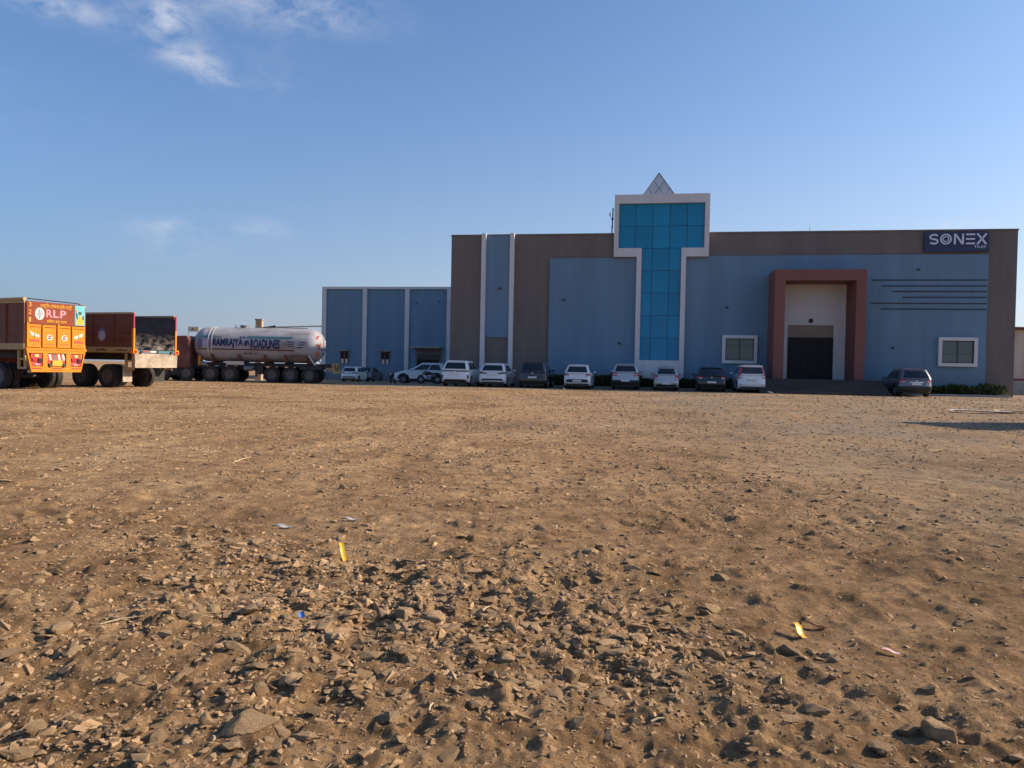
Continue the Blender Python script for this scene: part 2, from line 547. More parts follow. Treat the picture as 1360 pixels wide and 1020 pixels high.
def text_on(parent, name, s, m, centre, xdir, ydir, width=None, height=None, extrude=0.004, bold=0.0):
    """flat lettering fitted into width x height, lying in the plane of xdir, ydir"""
    me = text_shape(s, 1.0, 0.0 if extrude == 0 else extrude, bold)
    vs = [v.co.copy() for v in me.vertices]
    if not vs:
        return None
    x0, x1 = min(v.x for v in vs), max(v.x for v in vs)
    y0, y1 = min(v.y for v in vs), max(v.y for v in vs)
    sx = width / (x1 - x0)
    sy = height / (y1 - y0) if height else sx
    X, Y = Vector(xdir), Vector(ydir)
    Z = X.cross(Y)
    for v in me.vertices:
        v.co = Vector(centre) + X * (v.co.x - (x0 + x1) / 2) * sx + Y * (v.co.y - (y0 + y1) / 2) * sy + Z * v.co.z
    me.materials.clear()
    me.materials.append(m)
    me.name = name
    return link(bpy.data.objects.new(name, me), parent)


def ellipse(cx, cy, rx, ry, n=20):
    return [(cx + rx * math.cos(2 * math.pi * i / n), cy + ry * math.sin(2 * math.pi * i / n)) for i in range(n)]


# ------------------------------------------------------------------ ground
rng = np.random.default_rng(7)


def vnoise(x, y, seed):
    xi, yi = np.floor(x).astype(np.int64), np.floor(y).astype(np.int64)
    fx, fy = x - xi, y - yi
    fx = fx * fx * fx * (fx * (fx * 6 - 15) + 10)
    fy = fy * fy * fy * (fy * (fy * 6 - 15) + 10)

    def hsh(a, b):
        h = (a * 374761393 + b * 668265263 + seed * 1442695041) & 0xFFFFFFFF
        h = ((h ^ (h >> 13)) * 1274126177) & 0xFFFFFFFF
        h = ((h ^ (h >> 16)) * 2246822519) & 0xFFFFFFFF
        return ((h ^ (h >> 15)) & 0xFFFFFF) / float(0xFFFFFF) * 2 - 1
    a, b, c, d = hsh(xi, yi), hsh(xi + 1, yi), hsh(xi, yi + 1), hsh(xi + 1, yi + 1)
    return a + (b - a) * fx + (c - a) * fy + (a - b - c + d) * fx * fy


def ss(a, b, x):
    t = np.clip((x - a) / (b - a), 0, 1)
    return t * t * (3 - 2 * t)


def rubble(x, y):
    """where broken stone lies on the yard (0..1)"""
    g = lambda cx, cy, sx, sy, a: a * np.exp(-((x - cx) / sx) ** 2 - ((y - cy) / sy) ** 2)
    d = g(-0.5, 3.75, 0.9, 0.75, 1.0) + g(-1.6, 4.4, 1.0, 0.8, 0.75) + g(0.6, 3.1, 0.8, 0.6, 0.7) + g(0.4, 4.6, 1.0, 0.6, 0.45) + g(-2.6, 5.2, 1.2, 1.0, 0.5) + g(-1.2, 2.5, 0.9, 0.4, .45) + g(-2.0, 3.4, .9, .7, .45)
    d = d + g(2.0, 7.0, 1.2, 1.6, 0.3) + g(-2, 9, 3, 3, 0.2)
    return np.clip(d * (0.75 + 0.5 * vnoise(x * 1.4, y * 1.4, 91)), 0, 1)


def cells(x, y, f, seed):
    X, Y = x * f, y * f
    xi, yi = np.floor(X), np.floor(Y)
    f1 = np.full(x.shape, 9.0)
    f2 = np.full(x.shape, 9.0)
    rid = np.zeros(x.shape)
    ox = np.zeros(x.shape)
    oy = np.zeros(x.shape)

    def h01(a, b, sd):
        q = (a.astype(np.int64) * 374761393 + b.astype(np.int64) * 668265263 + sd * 1442695041) & 0xFFFFFFFF
        q = ((q ^ (q >> 13)) * 1274126177) & 0xFFFFFFFF
        q = ((q ^ (q >> 16)) * 2246822519) & 0xFFFFFFFF
        return ((q ^ (q >> 15)) & 0xFFFFFF) / float(0xFFFFFF)
    for dx in (-1, 0, 1):
        for dy in (-1, 0, 1):
            a, b = xi + dx, yi + dy
            px, py = X - a - h01(a, b, seed), Y - b - h01(a, b, seed + 7)
            d = np.sqrt(px * px + py * py)
            m = d < f1
            f2 = np.where(m, f1, np.minimum(f2, d))
            rid = np.where(m, h01(a, b, seed + 13), rid)
            ox = np.where(m, px, ox)
            oy = np.where(m, py, oy)
            f1 = np.where(m, d, f1)
    return f1, f2, rid, ox, oy


def clods(x, y, rub, cell):
    # broken crust: plates and clods standing proud of the dust, each tilted its own way
    wx = x + .03 * vnoise(x * 9, y * 9, 71)
    wy = y + .03 * vnoise(x * 9, y * 9, 72)
    dens = np.clip(.36 + .65 * rub + .30 * np.clip(vnoise(x * .7, y * .5, 73), 0, 1), 0, 1)
    out = 0
    for f, a, sd in ((3.3, .034 * ss(7, 13, y), 200), (6.5, .030, 201), (12.0, .022, 202), (22.0, .015, 203), (38.0, .012, 204)):
        f1, f2, r, ox, oy = cells(wx, wy, f, sd)
        up_ = np.clip((r - (1 - .8 * dens)) / .4, 0, 1)
        edge = np.clip((f2 - f1) * 3.2, 0, 1)
        ang = r * 57.0
        tilt = .55 + .9 * (ox * np.cos(ang) + oy * np.sin(ang))
        w = np.clip(1.4 - 2.2 * cell * f, 0, 1)
        out = out + a * up_ * edge * np.clip(tilt, .05, 1.3) * w
    return out * (1 - .35 * ss(10, 24, y)) * (1 - ss(20, 28, y))


def ground_z(x, y, full=True):
    x = np.asarray(x, float)
    y = np.asarray(y, float)
    cell = 0.0068 * np.maximum(y, 1.9)
    calm = 1 - 0.75 * ss(9, 26, y)
    z = -0.45 * ss(50, 76, y)
    flat = 1 - ss(24, 40, y)
    z = z + flat * calm * (0.055 * vnoise(x * .16, y * .16, 1) + 0.022 * vnoise(x * .55, y * .55, 2))
    if full:
        rub = rubble(x, y)
        rough = (0.8 + 0.75 * rub + 0.35 * np.clip(vnoise(x * .8, y * .45, 33), 0, 1)) * flat
        # ruts pressed by wheels, running diagonally
        s = x * 0.55 - y * 0.25 + 0.35 * vnoise(x * .25, y * .25, 8)
        rut = np.exp(-((np.mod(s, 1.15) - 0.55) / 0.16) ** 2) * ss(2.5, 4, y) * (1 - ss(12, 26, y)) * np.clip(0.5 + vnoise(x * .3, y * .3, 44), 0, 1)
        z = z - 0.03 * rut * flat
        for f, a, sd in ((1.7, .011, 3), (3.9, .010, 4), (8.3, .010, 5), (17, .0085, 6), (33, .0062, 7), (58, .0042, 9)):
            w = np.clip(1.35 - 2.6 * cell * f, 0, 1)
            nn = vnoise(x * f + sd * 3.1, y * f + sd * 1.7, sd)
            z = z + rough * w * a * 1.5 * (0.9 * (0.36 - np.abs(nn)) * 1.6 + 0.45 * nn)
        near = np.where((y > 1) & (y < 28))[0] if z.ndim == 1 else None
        if z.ndim == 0:
            if 1 < y < 28:
                z = z + float(clods(x[None], y[None], rub[None], cell[None])[0])
        else:
            sh = z.shape
            zf, xf, yf_, rf, cf = z.ravel().copy(), np.broadcast_to(x, sh).ravel(), np.broadcast_to(y, sh).ravel(), np.broadcast_to(rub, sh).ravel(), np.broadcast_to(cell, sh).ravel()
            k = np.where((yf_ > 1) & (yf_ < 28))[0]
            zf[k] += clods(xf[k], yf_[k], rf[k], cf[k])
            z = zf.reshape(sh)
    return z


def build_ground():
    rows = list(np.arange(-6, 1.4, 0.16))
    y = 1.4
    while y < 60:
        rows.append(y)
        y *= 1.0051
    while y < 4200:
        rows.append(y)
        y *= 1.06
    rows = np.array(rows)
    cols = 780
    # finer in the middle of the fan
    s = np.linspace(-1, 1, cols)
    s = 0.72 * s + 0.28 * s ** 3
    half = 1.0 * np.maximum(rows, 1.4) + 2.0
    X = half[:, None] * s[None, :]
    Y = np.repeat(rows[:, None], cols, 1)
    X = X + (rng.random(X.shape) - .5) * 0.004 * np.maximum(Y, 1)
    Z = ground_z(X, Y)
    nr = len(rows)
    V = np.stack([X, Y, Z], -1).reshape(-1, 3)
    idx = np.arange(nr * cols).reshape(nr, cols)
    q = np.stack([idx[:-1, :-1], idx[:-1, 1:], idx[1:, 1:], idx[1:, :-1]], -1).reshape(-1, 4)
    # the wide plain around and behind
    nb = len(V)
    e = 6000
    V = np.concatenate([V, [(-e, -e, -.62), (e, -e, -.62), (e, e, -.62), (-e, e, -.62)]])
    q = np.concatenate([q, [[nb, nb + 1, nb + 2, nb + 3]]])
    me = bpy.data.meshes.new('ground')
    me.vertices.add(len(V))
    me.vertices.foreach_set('co', V.astype(np.float32).ravel())
    me.loops.add(q.size)
    me.loops.foreach_set('vertex_index', q.astype(np.int32).ravel())
    me.polygons.add(len(q))
    me.polygons.foreach_set('loop_start', np.arange(0, q.size, 4, dtype=np.int32))
    me.update(calc_edges=True)
    x, y = V[:, 0], V[:, 1]
    g = 1.0 * ss(8, 18, y) * ss(-5, 4, x - 0.12 * y + 2 * vnoise(x * .2, y * .2, 5)) + 0.75 * np.exp(-((x - 5 - .25 * (y - 9)) / 2.2) ** 2 - ((y - 9) / 3.5) ** 2)
    g = np.clip(g * (0.8 + 0.4 * vnoise(x * .5, y * .5, 21)), 0, 1) * (1 - ss(40, 46, y)) + 0.85 * ss(42, 45, y) * (1 - ss(80, 95, y)) * ss(-13, -9, x)
    at = me.attributes.new('grit', 'FLOAT', 'POINT')
    at.data.foreach_set('value', np.clip(g, 0, 1).astype(np.float32))
    me.shade_smooth()
    me.materials.append(GROUND)
    o = link(bpy.data.objects.new('ground', me))
    o['kind'] = 'structure'
    return o


build_ground()

# ------------------------------------------------------------------ main building (local x along facade, y into the building)
FA = Vector((-4.32, 52.83, 0))
FROT = math.atan2(-0.17058897, 0.98534228)


def fpoint(u, y, z=0.0):
    c, s = math.cos(FROT), math.sin(FROT)
    return Vector((FA.x + c * u - s * y, FA.y + s * u + c * y, z))


HEAD = Vector((-math.sin(FROT), math.cos(FROT)))      # into the building
B = thing('factory_building', 'brown and blue factory front with white framed glass tower and terracotta entrance', 'building', FA, FROT)
LEN, TOPZ = 35.35, 10.24
wall = MB().box(0, LEN, 0, 42, -0.6, TOPZ - .1).build('wall', BROWN, B)
bx('parapet_cap', BROWN, B, -.03, LEN + .03, -.04, 0.3, TOPZ - .1, TOPZ)
bx('parapet_cap', BROWN, B, -.03, 0.3, .3, 42, TOPZ - .1, TOPZ)
bx('parapet_cap', BROWN, B, LEN - .3, LEN + .03, .3, 42, TOPZ - .1, TOPZ)
bx('plinth_band', BROWN, B, -.02, 20.85, -.05, 0, -.2, .28)
for a, b in ((2.16, 2.46), (4.11, 4.40)):
    bx('pilaster', WHITE, B, a, b, -.28, 0, -.2, TOPZ + .03, bevel=.01)
bx('blue_panel', BLUE, B, 2.463, 4.107, -.09, 0, 3.27, TOPZ - .11)
bx('blue_panel', BLUE, B, 6.81, 12.55, -.11, 0, .28, 8.59)
bx('blue_panel', BLUE, B, 15.66, 33.72, -.11, 0, .28, 8.69)
# faint plaster joints on the blue panel are separate thin strips
for k, (a, z) in enumerate(((27.03, 7.12), (27.64, 6.76), (28.26, 6.42), (28.88, 6.06), (27.03, 5.68), (27.64, 5.33))):
    bx('groove_strip', GROOVE, B, a, 33.66, -.135, -.105, z - .035, z + .035)
# wall spouts
for (u, z, o) in ((3.45, 6.55, .09), (7.8, 5.8, .11), (11.55, 2.95, .11), (18.35, 5.35, .11), (28.4, 2.9, .11), (29.75, 7.75, .11)):
    sp = MB().tube((u, -o - .16, z), (u, -o + .02, z + .02), .045, 8)
    sp.box(u - .09, u + .07, -o - .1, -o, z - .02, z + .07)
    sp.build('wall_spout', GROOVE, B)


def window(u0, u1, z0, z1, ratio, glass):
    w = MB()
    d = 0.20
    w.box(u0, u1, -.11 - d, -.105, z1 - .2, z1)
    w.box(u0, u1, -.11 - d, -.105, z0, z0 + .2)
    w.box(u0, u0 + .2, -.11 - d, -.105, z0 + .2, z1 - .2)
    w.box(u1 - .2, u1, -.11 - d, -.105, z0 + .2, z1 - .2)
    root = w.build('window', WHITE, B)
    fr = MB()
    a0, a1, c0, c1 = u0 + .2, u1 - .2, z0 + .2, z1 - .2
    t = .05
    fr.box(a0, a1, -.20, -.112, c1 - t, c1)
    fr.box(a0, a1, -.20, -.112, c0, c0 + t)
    fr.box(a0, a0 + t, -.20, -.112, c0 + t, c1 - t)
    fr.box(a1 - t, a1, -.20, -.112, c0 + t, c1 - t)
    mid = (a0 + a1) / 2
    fr.box(mid - t / 2, mid + t / 2, -.20, -.112, c0 + t, c1 - t)
    zt = c0 + (c1 - c0) * ratio
    fr.box(a0 + t, mid - t / 2, -.175, -.117, zt - .012, zt + .012)
    fr.box(mid + t / 2, a1 - t, -.175, -.117, zt - .012, zt + .012)
    fr.build('window_frame', ALU, root)
    for (p0, p1) in ((a0 + t, mid - t / 2), (mid + t / 2, a1 - t)):
        for (q0, q1) in ((c0 + t, zt - .012), (zt + .012, c1 - t)):
            bx('pane', glass, root, p0, p1, -.165, -.15, q0, q1)
    return root


window(18.1, 20.27, 1.77, 3.58, .68, GLASS_G)
window(30.98, 33.2, 1.82, 3.60, .42, GLASS_G)

# tower
TF = 0.42
bx('tower_core', BROWN, B, 11.2, 17.0, 0.31, 6.0, TOPZ - .1, 12.5)
tf = MB()
for d in ((11.05, 17.12, 12.08, 12.66), (11.05, 11.35, 9.18, 12.08), (16.82, 17.12, 9.18, 12.08), (11.05, 12.86, 8.62, 9.18), (15.39, 17.12, 8.62, 9.18),
          (12.55, 12.86, .3, 8.62), (15.39, 15.70, .3, 8.62), (12.86, 15.39, .3, 1.89)):
    tf.box(d[0], d[1], -TF, .3 if d[2] > TOPZ - .2 else -.02, d[2], d[3])
tf.build('tower_frame', WHITE, B)
bx('tower_side', WHITE, B, 11.06, 17.11, .3, .6, TOPZ + .02, 12.65)
random.seed(5)
PW = (16.82 - 11.35) / 5
rows_top = [12.08, 10.62, 9.18]
rows_stem = [9.18 - (9.18 - 1.89) / 5 * k for k in range(6)]


def pane(u0, u1, z0, z1):
    g = .016
    o = MB().box(-(u1 - u0) / 2 + g, (u1 - u0) / 2 - g, 0, .025, -(z1 - z0) / 2 + g, (z1 - z0) / 2 - g).build('glass_pane', GLASS_B, B)
    o.location = ((u0 + u1) / 2, -.26, (z0 + z1) / 2)
    o.rotation_euler = (R(random.uniform(-.35, .35)), 0, R(random.uniform(-.35, .35)))


for r in range(2):
    for c in range(5):
        pane(11.35 + c * PW, 11.35 + (c + 1) * PW, rows_top[r + 1], rows_top[r])
ucols = [12.86, 11.35 + 2 * PW, 11.35 + 3 * PW, 15.39]
for r in range(5):
    for c in range(3):
        pane(ucols[c], ucols[c + 1], rows_stem[r + 1], rows_stem[r])
bx('glazing_back', MULL, B, 11.35, 16.82, -.225, -.115, 9.19, 12.075)
bx('glazing_back', MULL, B, 12.86, 15.39, -.225, -.115, 1.895, 9.19)

# pyramid skylight with a diamond lattice
PZ, PA, PH = 12.45, (13.9, 3.0), 2.43
half = 1.46
apex = Vector((PA[0], PA[1], PZ + PH))
cs = [Vector((PA[0] + sx * half, PA[1] + sy * half, PZ)) for sx, sy in ((-1, -1), (1, -1), (1, 1), (-1, 1))]
bars = MB()
for i in range(4):
    a, b = cs[i], cs[(i + 1) % 4]
    nrm = (b - a).cross(apex - a).normalized()
    P = lambda s, t: a.lerp(b, s) * (1 - t) + apex * t + nrm * .0
    NV = 4
    # split each face into a triangular lattice of panes that pair into diamonds
    pt = lambda i_, j_: (a * (NV - i_ - j_) + b * i_ + apex * j_) / NV
    for j in range(NV):
        for k in range(NV - j):
            tri = [pt(k, j), pt(k + 1, j), pt(k, j + 1)]
            if j == 0:
                quad = tri
            else:
                quad = [pt(k, j), pt(k + 1, j - 1), pt(k + 1, j), pt(k, j + 1)]
            cen = sum(quad, Vector()) / len(quad)
            q2 = [cen + (p - cen) * .985 for p in quad]
            n = len(q2)
            MB().add([p + nrm * .012 for p in q2] + [p - nrm * .012 for p in q2],
                     [tuple(range(n)), tuple(range(n, 2 * n))[::-1]] + [(m, (m + 1) % n, n + (m + 1) % n, n + m) for m in range(n)]).build('skylight_pane', PYRP, B)
    for j in range(1, NV):
        bars.tube(pt(0, j), pt(NV - j, 0) if False else pt(j, 0), .022, 5)
        bars.tube(pt(NV - j, j), pt(NV - j, 0), .022, 5)
    bars.tube(a, apex, .035, 6)
    bars.tube(a, b, .04, 6)
    bars.tube(pt(0, 3), pt(1, 3), .012, 5)
bars.build('skylight_lattice', PYRF, B)
# antenna mast beside the tower, lightning rod
ant = thing('antenna_mast', 'slim pale mast with small dish beside the top of the glass tower', 'antenna', fpoint(10.82, 1.2, TOPZ - .1), FROT)
m_ = MB().tube((0, 0, 0), (.06, 0, 2.0), .045, 8)
m_.box(-.05, .11, -.05, .05, 1.2, 1.34)
m_.box(-.03, .09, -.04, .06, .7, .78)
m_.build('mast', STEEL, ant)
MB().lathe([(0, .02), (.03, .12), (.07, .18), (.09, .19), (.075, .18), (.04, .1), (.02, .02)], 'x', 16, (-.2, -.05, 1.55)).build('dish', WHITE, ant, smooth=True)
rod = MB().tube((0, 0, 0), (0, 0, 1.25), .025, 6, .008)
rod.tube((0, 0, 0), (0, 0, .14), .06, 8)
o = rod.build('lightning_rod', STEEL)
o.location = fpoint(24.0, 3.5, TOPZ - .1)
tag(o, 'thin lightning rod standing on the flat roof above the terracotta entrance', 'lightning rod')

# portal
PO = 2.5
u0, u1, iz, tz = 20.9, 26.15, 6.84, 7.5
bx('portal_pier', REDOX, B, u0, 21.52, -PO, -.112, .86, iz)
bx('portal_pier', REDOX, B, 25.58, u1, -PO, -.112, .86, iz)
bx('portal_lintel', REDOX, B, u0, u1, -PO - .003, -.112, iz, tz)
bx('entrance_wall', PALEP, B, 21.52, 25.58, -.16, -.112, .86, iz)
bx('door_head', GREYW, B, 22.14, 24.86, -.19, -.162, 3.5, 4.27)
door = bx('door', GLASS_D, B, 22.14, 24.86, -.19, -.162, .87, 3.5)
dm = MB()
for x in (22.14, 23.02, 23.48, 23.94, 24.80):
    dm.box(x, x + .06, -.215, -.192, .88, 3.49)
dm.box(22.2, 24.8, -.214, -.193, 3.0, 3.06)
dm.build('door_frame', GLASS_D, door)
for x in (23.40, 23.60):
    MB().tube((x, -.27, 1.7), (x, -.27, 2.3), .018, 6).build('handle', GROOVE, door)
lamp = MB().lathe([(0, .07), (.05, .13), (.1, .14), (.13, .1)], 'y', 14, (23.5, -.29, 4.55)).build('entrance_lamp', GROOVE, B, smooth=True)
# entrance platform and steps
bx('platform', GRANITE, B, 19.9, 27.1, -2.9, -.112, -.1, .85)
for k in range(5):
    bx('step', GRANITE, B, 19.9, 27.1, -2.9 - .33 * (k + 1), -2.9 - .33 * k - .002, -.1, .85 - .142 * (k + 1) + .003, bevel=.008)

# company sign
sg = thing('company_sign', 'navy sign board with pale letters reading SONEX TILES at the roof edge', 'sign', FA, FROT)
bx('sign_board', NAVY, sg, 30.02, 33.68, -.20, -.045, 8.85, 10.07, bevel=.01)
LT = .105


def stroke(name, polys, m=LETTER):
    b = MB()
    for p in polys:
        b.prism(p, 'y', -.26, -.203)
    return b.build(name, m, sg)


def seg(p, q, w=LT):
    p, q = Vector(p), Vector(q)
    d = (q - p).normalized()
    n = Vector((-d.y, d.x)) * w / 2
    return [tuple(p - n), tuple(q - n), tuple(q + n), tuple(p + n)]


def arc(cx, cz, r, a0, a1, w=LT, n=20):
    out = []
    for k in range(n):
        t0, t1 = R(a0 + (a1 - a0) * k / n), R(a0 + (a1 - a0) * (k + 1) / n)
        out.append([(cx + (r - w / 2) * math.cos(t0), cz + (r - w / 2) * math.sin(t0)), (cx + (r + w / 2) * math.cos(t0), cz + (r + w / 2) * math.sin(t0)),
                    (cx + (r + w / 2) * math.cos(t1), cz + (r + w / 2) * math.sin(t1)), (cx + (r - w / 2) * math.cos(t1), cz + (r - w / 2) * math.sin(t1))])
    return out


zb_, zt_ = 9.28, 9.93
zm = (zb_ + zt_) / 2
# S: two joined half loops, stretched
def sarc(cx, cz, rx, rz, a0, a1, n=14):
    pts = [(cx + rx * math.cos(R(a0 + (a1 - a0) * k / n)), cz + rz * math.sin(R(a0 + (a1 - a0) * k / n))) for k in range(n + 1)]
    return [seg(pts[k], pts[k + 1]) for k in range(n)]


rz = (zt_ - zb_ - LT) / 4
sx_ = 30.54
stroke('letter_s', sarc(sx_, zt_ - LT / 2 - rz, .22, rz, 25, 270) + sarc(sx_, zb_ + LT / 2 + rz, .22, rz, 90, -155))
stroke('letter_o', arc(31.22, zm, .285, 0, 360, .085, 28) + arc(31.22, zm, .155, 0, 360, .06, 24))
nx = 31.68
stroke('letter_n', [seg((nx + .05, zb_), (nx + .05, zt_)), seg((nx + .09, zt_ - .04), (nx + .46, zb_ + .04), .1), seg((nx + .50, zb_), (nx + .50, zt_))])
ex = 32.36
stroke('letter_e', [seg((ex, z), (ex + .5, z), .1) for z in (zb_ + .05, zm, zt_ - .05)])
xx = 32.98
stroke('letter_x', [seg((xx, zb_), (xx + .52, zt_)), seg((xx, zt_), (xx + .52, zb_))])
text_on(sg, 'tiles_lettering', 'TILES', LETTER, (33.15, -.225, 9.13), (1, 0, 0), (0, 0, 1), width=.68, height=.16, extrude=.02)

# ------------------------------------------------------------------ wing behind, left
W_ = thing('warehouse_wing', 'lower blue warehouse with white pilasters and two shuttered windows', 'building', fpoint(0, 30, -.45), FROT)
bx('wall', BLUE, W_, -22.4, 0.4, 0, 26, -.3, 10.1)
bx('coping', WHITE, W_, -22.5, 0.4, -.16, .2, 10.1, 10.36)
for a, b in ((-22.5, -22.0), (-17.72, -17.24), (-12.85, -12.37), (-8.12, -7.6)):
    bx('pilaster', WHITE, W_, a, b, -.2, -.002, -.2, 10.1, bevel=.01)
for a in (-20.24, -15.5):
    fr = MB()
    z0, z1 = 1.85, 3.12
    w = .86
    fr.box(a - .06, a + w + .06, -.1, -.003, z1, z1 + .08)
    fr.box(a - .06, a, -.09, -.003, z0, z1)
    fr.box(a + w, a + w + .06, -.09, -.003, z0, z1)
    fr.box(a + w / 2 - .06, a + w / 2 + .06, -.09, -.003, z0, z1)
    win = fr.build('window', MAROON, W_)
    bx('pane', GLASS_D, win, a, a + w / 2 - .06, -.06, -.02, z0 + .5, z1)
    bx('pane', GLASS_D, win, a + w / 2 + .06, a + w, -.06, -.02, z0 + .5, z1)
    bx('pane', OFFW, win, a + .05, a + w / 2 - .1, -.062, -.02, z0, z0 + .5)
    bx('pane', OFFW, win, a + w / 2 + .1, a + w - .05, -.062, -.02, z0, z0 + .5)
    bx('window_hood', CONC, W_, a - .2, a + w + .2, -.4, -.002, z1 + .12, z1 + .2)
gate = bx('door', GLASS_D, W_, -11.4, -8.85, -.06, -.003, -.1, 3.0)
bx('shutter_box', ALU, gate, -11.4, -8.85, -.2, -.062, 2.4, 3.0)
bx('canopy', CONC, W_, -11.9, -8.6, -1.1, -.003, 3.66, 3.84)
bx('door_surround', BROWN, W_, -11.55, -11.4, -.12, -.003, -.1, 3.5)
bx('door_surround', BROWN, W_, -8.85, -8.7, -.12, -.003, -.1, 3.5)
bx('door_surround', BROWN, W_, -11.4, -8.85, -.12, -.003, 3.0, 3.5)
for (u, z) in ((-11.6, 8.6), (-9.0, 8.75)):
    MB().tube((u, -.2, z), (u, .02, z + .02), .07, 8).build('wall_spout', GROOVE, W_)

# shed at the right of the factory
S_ = thing('sheet_metal_shed', 'beige sheet metal shed with maroon posts beyond the right end of the factory', 'shed', (36.6, 57.0, 0), R(-4))
bx('base_wall', CONC, S_, 0, 26, -.1, .2, -.3, 1.0)
bx('roof_edge', MAROON, S_, -.2, 26.2, -.3, 12, 4.75, 4.95)
for k in range(13):
    bx('sheet_panel', SHEET, S_, k * 2 + .06, k * 2 + 1.94, 0, .08, 1.14, 4.75)
    bx('post', MAROON, S_, k * 2 - .06, k * 2 + .06, -.09, .1, 1.14, 4.75)
bx('rail', MAROON, S_, -.1, 26, -.14, .1, 1.0, 1.14)
bx('back_wall', SHEET, S_, 0, 26, 11.8, 12, -.3, 4.75)

# far things behind the tanker
far = thing('brick_post', 'square tan masonry pillar rising behind the tank trailer', 'pillar', (-24.7, 75, -.45))
MB().box(-.3, .3, -.3, .3, -.2, 5.85).build('shaft', mat('tan_masonry', (0.42, 0.30, 0.19), 0.9, var=0.15), far)
bx('pillar_cap', CONC, far, -.36, .36, -.36, .36, 5.85, 5.97)
pp = thing('overhead_pipe', 'dark overhead pipe running from tan pillar to blue warehouse corner', 'pipe', (0, 0, 0))
MB().tube((-24.3, 75, 4.72), (-20.6, 83.0, 5.35), .07, 8).build('pipe', GROOVE, pp)
MB().tube((-24.45, 75, 4.60), (-23.2, 75.2, 4.85), .12, 8).build('valve', GROOVE, pp)
sb = thing('small_signboard', 'small white board on two thin posts behind the truck cab', 'sign', (-31.1, 75, -.45))
bx('board', OFFW, sb, -.55, .5, -.03, .03, 4.62, 5.1)
for x in (-.52, .47):
    MB().tube((x, .05, -.1), (x, .05, 5.15), .035, 6).build('post', STEEL, sb)
bx('printed_mark', INK, sb, -.2, -.08, -.045, -.031, 4.74, 4.95)
bx('printed_mark', YELLOW, sb, .0, .18, -.045, -.031, 4.72, 4.98)

# hedges along the foot of the facade
def hedge(u0, u1, y0, y1, h, label, seed):
    t = thing('hedge', label, 'hedge', FA, FROT, 'hedges along the factory front')
    g = np.random.default_rng(seed)
    n = int((u1 - u0) * 650)
    cx = g.uniform(u0, u1, n)
    prof = h * (0.82 + 0.12 * vnoise(cx * 1.1, cx * 0 + seed, seed) + .10 * vnoise(cx * 3.7, cx * 0, seed + 1))
    cy = g.uniform(y0, y1, n)
    cz = 0.06 + prof * g.random(n) ** .65
    size = g.uniform(.05, .11, n)
    d = g.normal(size=(n, 3))
    d /= np.linalg.norm(d, axis=1)[:, None]
    e = np.cross(d, g.normal(size=(n, 3)))
    e /= np.linalg.norm(e, axis=1)[:, None]
    c = np.stack([cx, cy, cz], 1)
    V = np.stack([c - d * size[:, None], c + e * size[:, None] * .4, c + d * size[:, None], c - e * size[:, None] * .4], 1).reshape(-1, 3)
    F = np.arange(n * 4).reshape(-1, 4)
    me = bpy.data.meshes.new('foliage')
    me.from_pydata(V.tolist(), [], F.tolist())
    at = me.attributes.new('tint', 'FLOAT', 'POINT')
    at.data.foreach_set('value', np.repeat(g.random(n), 4).astype(np.float32))
    me.materials.append(LEAF)
    link(bpy.data.objects.new('foliage', me), t)
    st = MB()
    for k in range(int((u1 - u0) * 3)):
        x, y = g.uniform(u0, u1), g.uniform(y0 + .1, y1 - .1)
        st.tube((x, y, -.1), (x + g.uniform(-.1, .1), y, h * g.uniform(.5, .85)), .018, 5, .008)
    st.build('stems', STEM, t)['kind'] = 'stuff'
    k = MB().box(u0 - .1, u1 + .1, y0 - .18, y0 - .06, -.1, .13).build('garden_kerb', CONC)
    k.location = FA
    k.rotation_euler = (0, 0, FROT)
    tag(k, 'low concrete kerb in front of ' + label, 'kerb', 'kerbs along the hedges')


hedge(6.3, 12.4, -1.1, -.3, .95, 'dark green hedge under the blank blue wall left of the glass tower', 3)
hedge(12.9, 19.6, -1.1, -.5, .85, 'dark green hedge at the foot of the glass tower stem', 4)
hedge(27.4, 34.6, -1.1, -.3, .80, 'dark green hedge under the right square window', 6)

# ------------------------------------------------------------------ wheels
WCACHE = {}


def tyre_profile(r, w):
    h = w / 2
    return [(-h * .55, r * .60), (-h * .92, r * .66), (-h, r * .80), (-h * .93, r * .94), (-h * .72, r * .995), (-h * .3, r), (h * .3, r), (h * .72, r * .995),
            (h * .93, r * .94), (h, r * .80), (h * .92, r * .66), (h * .55, r * .60)]


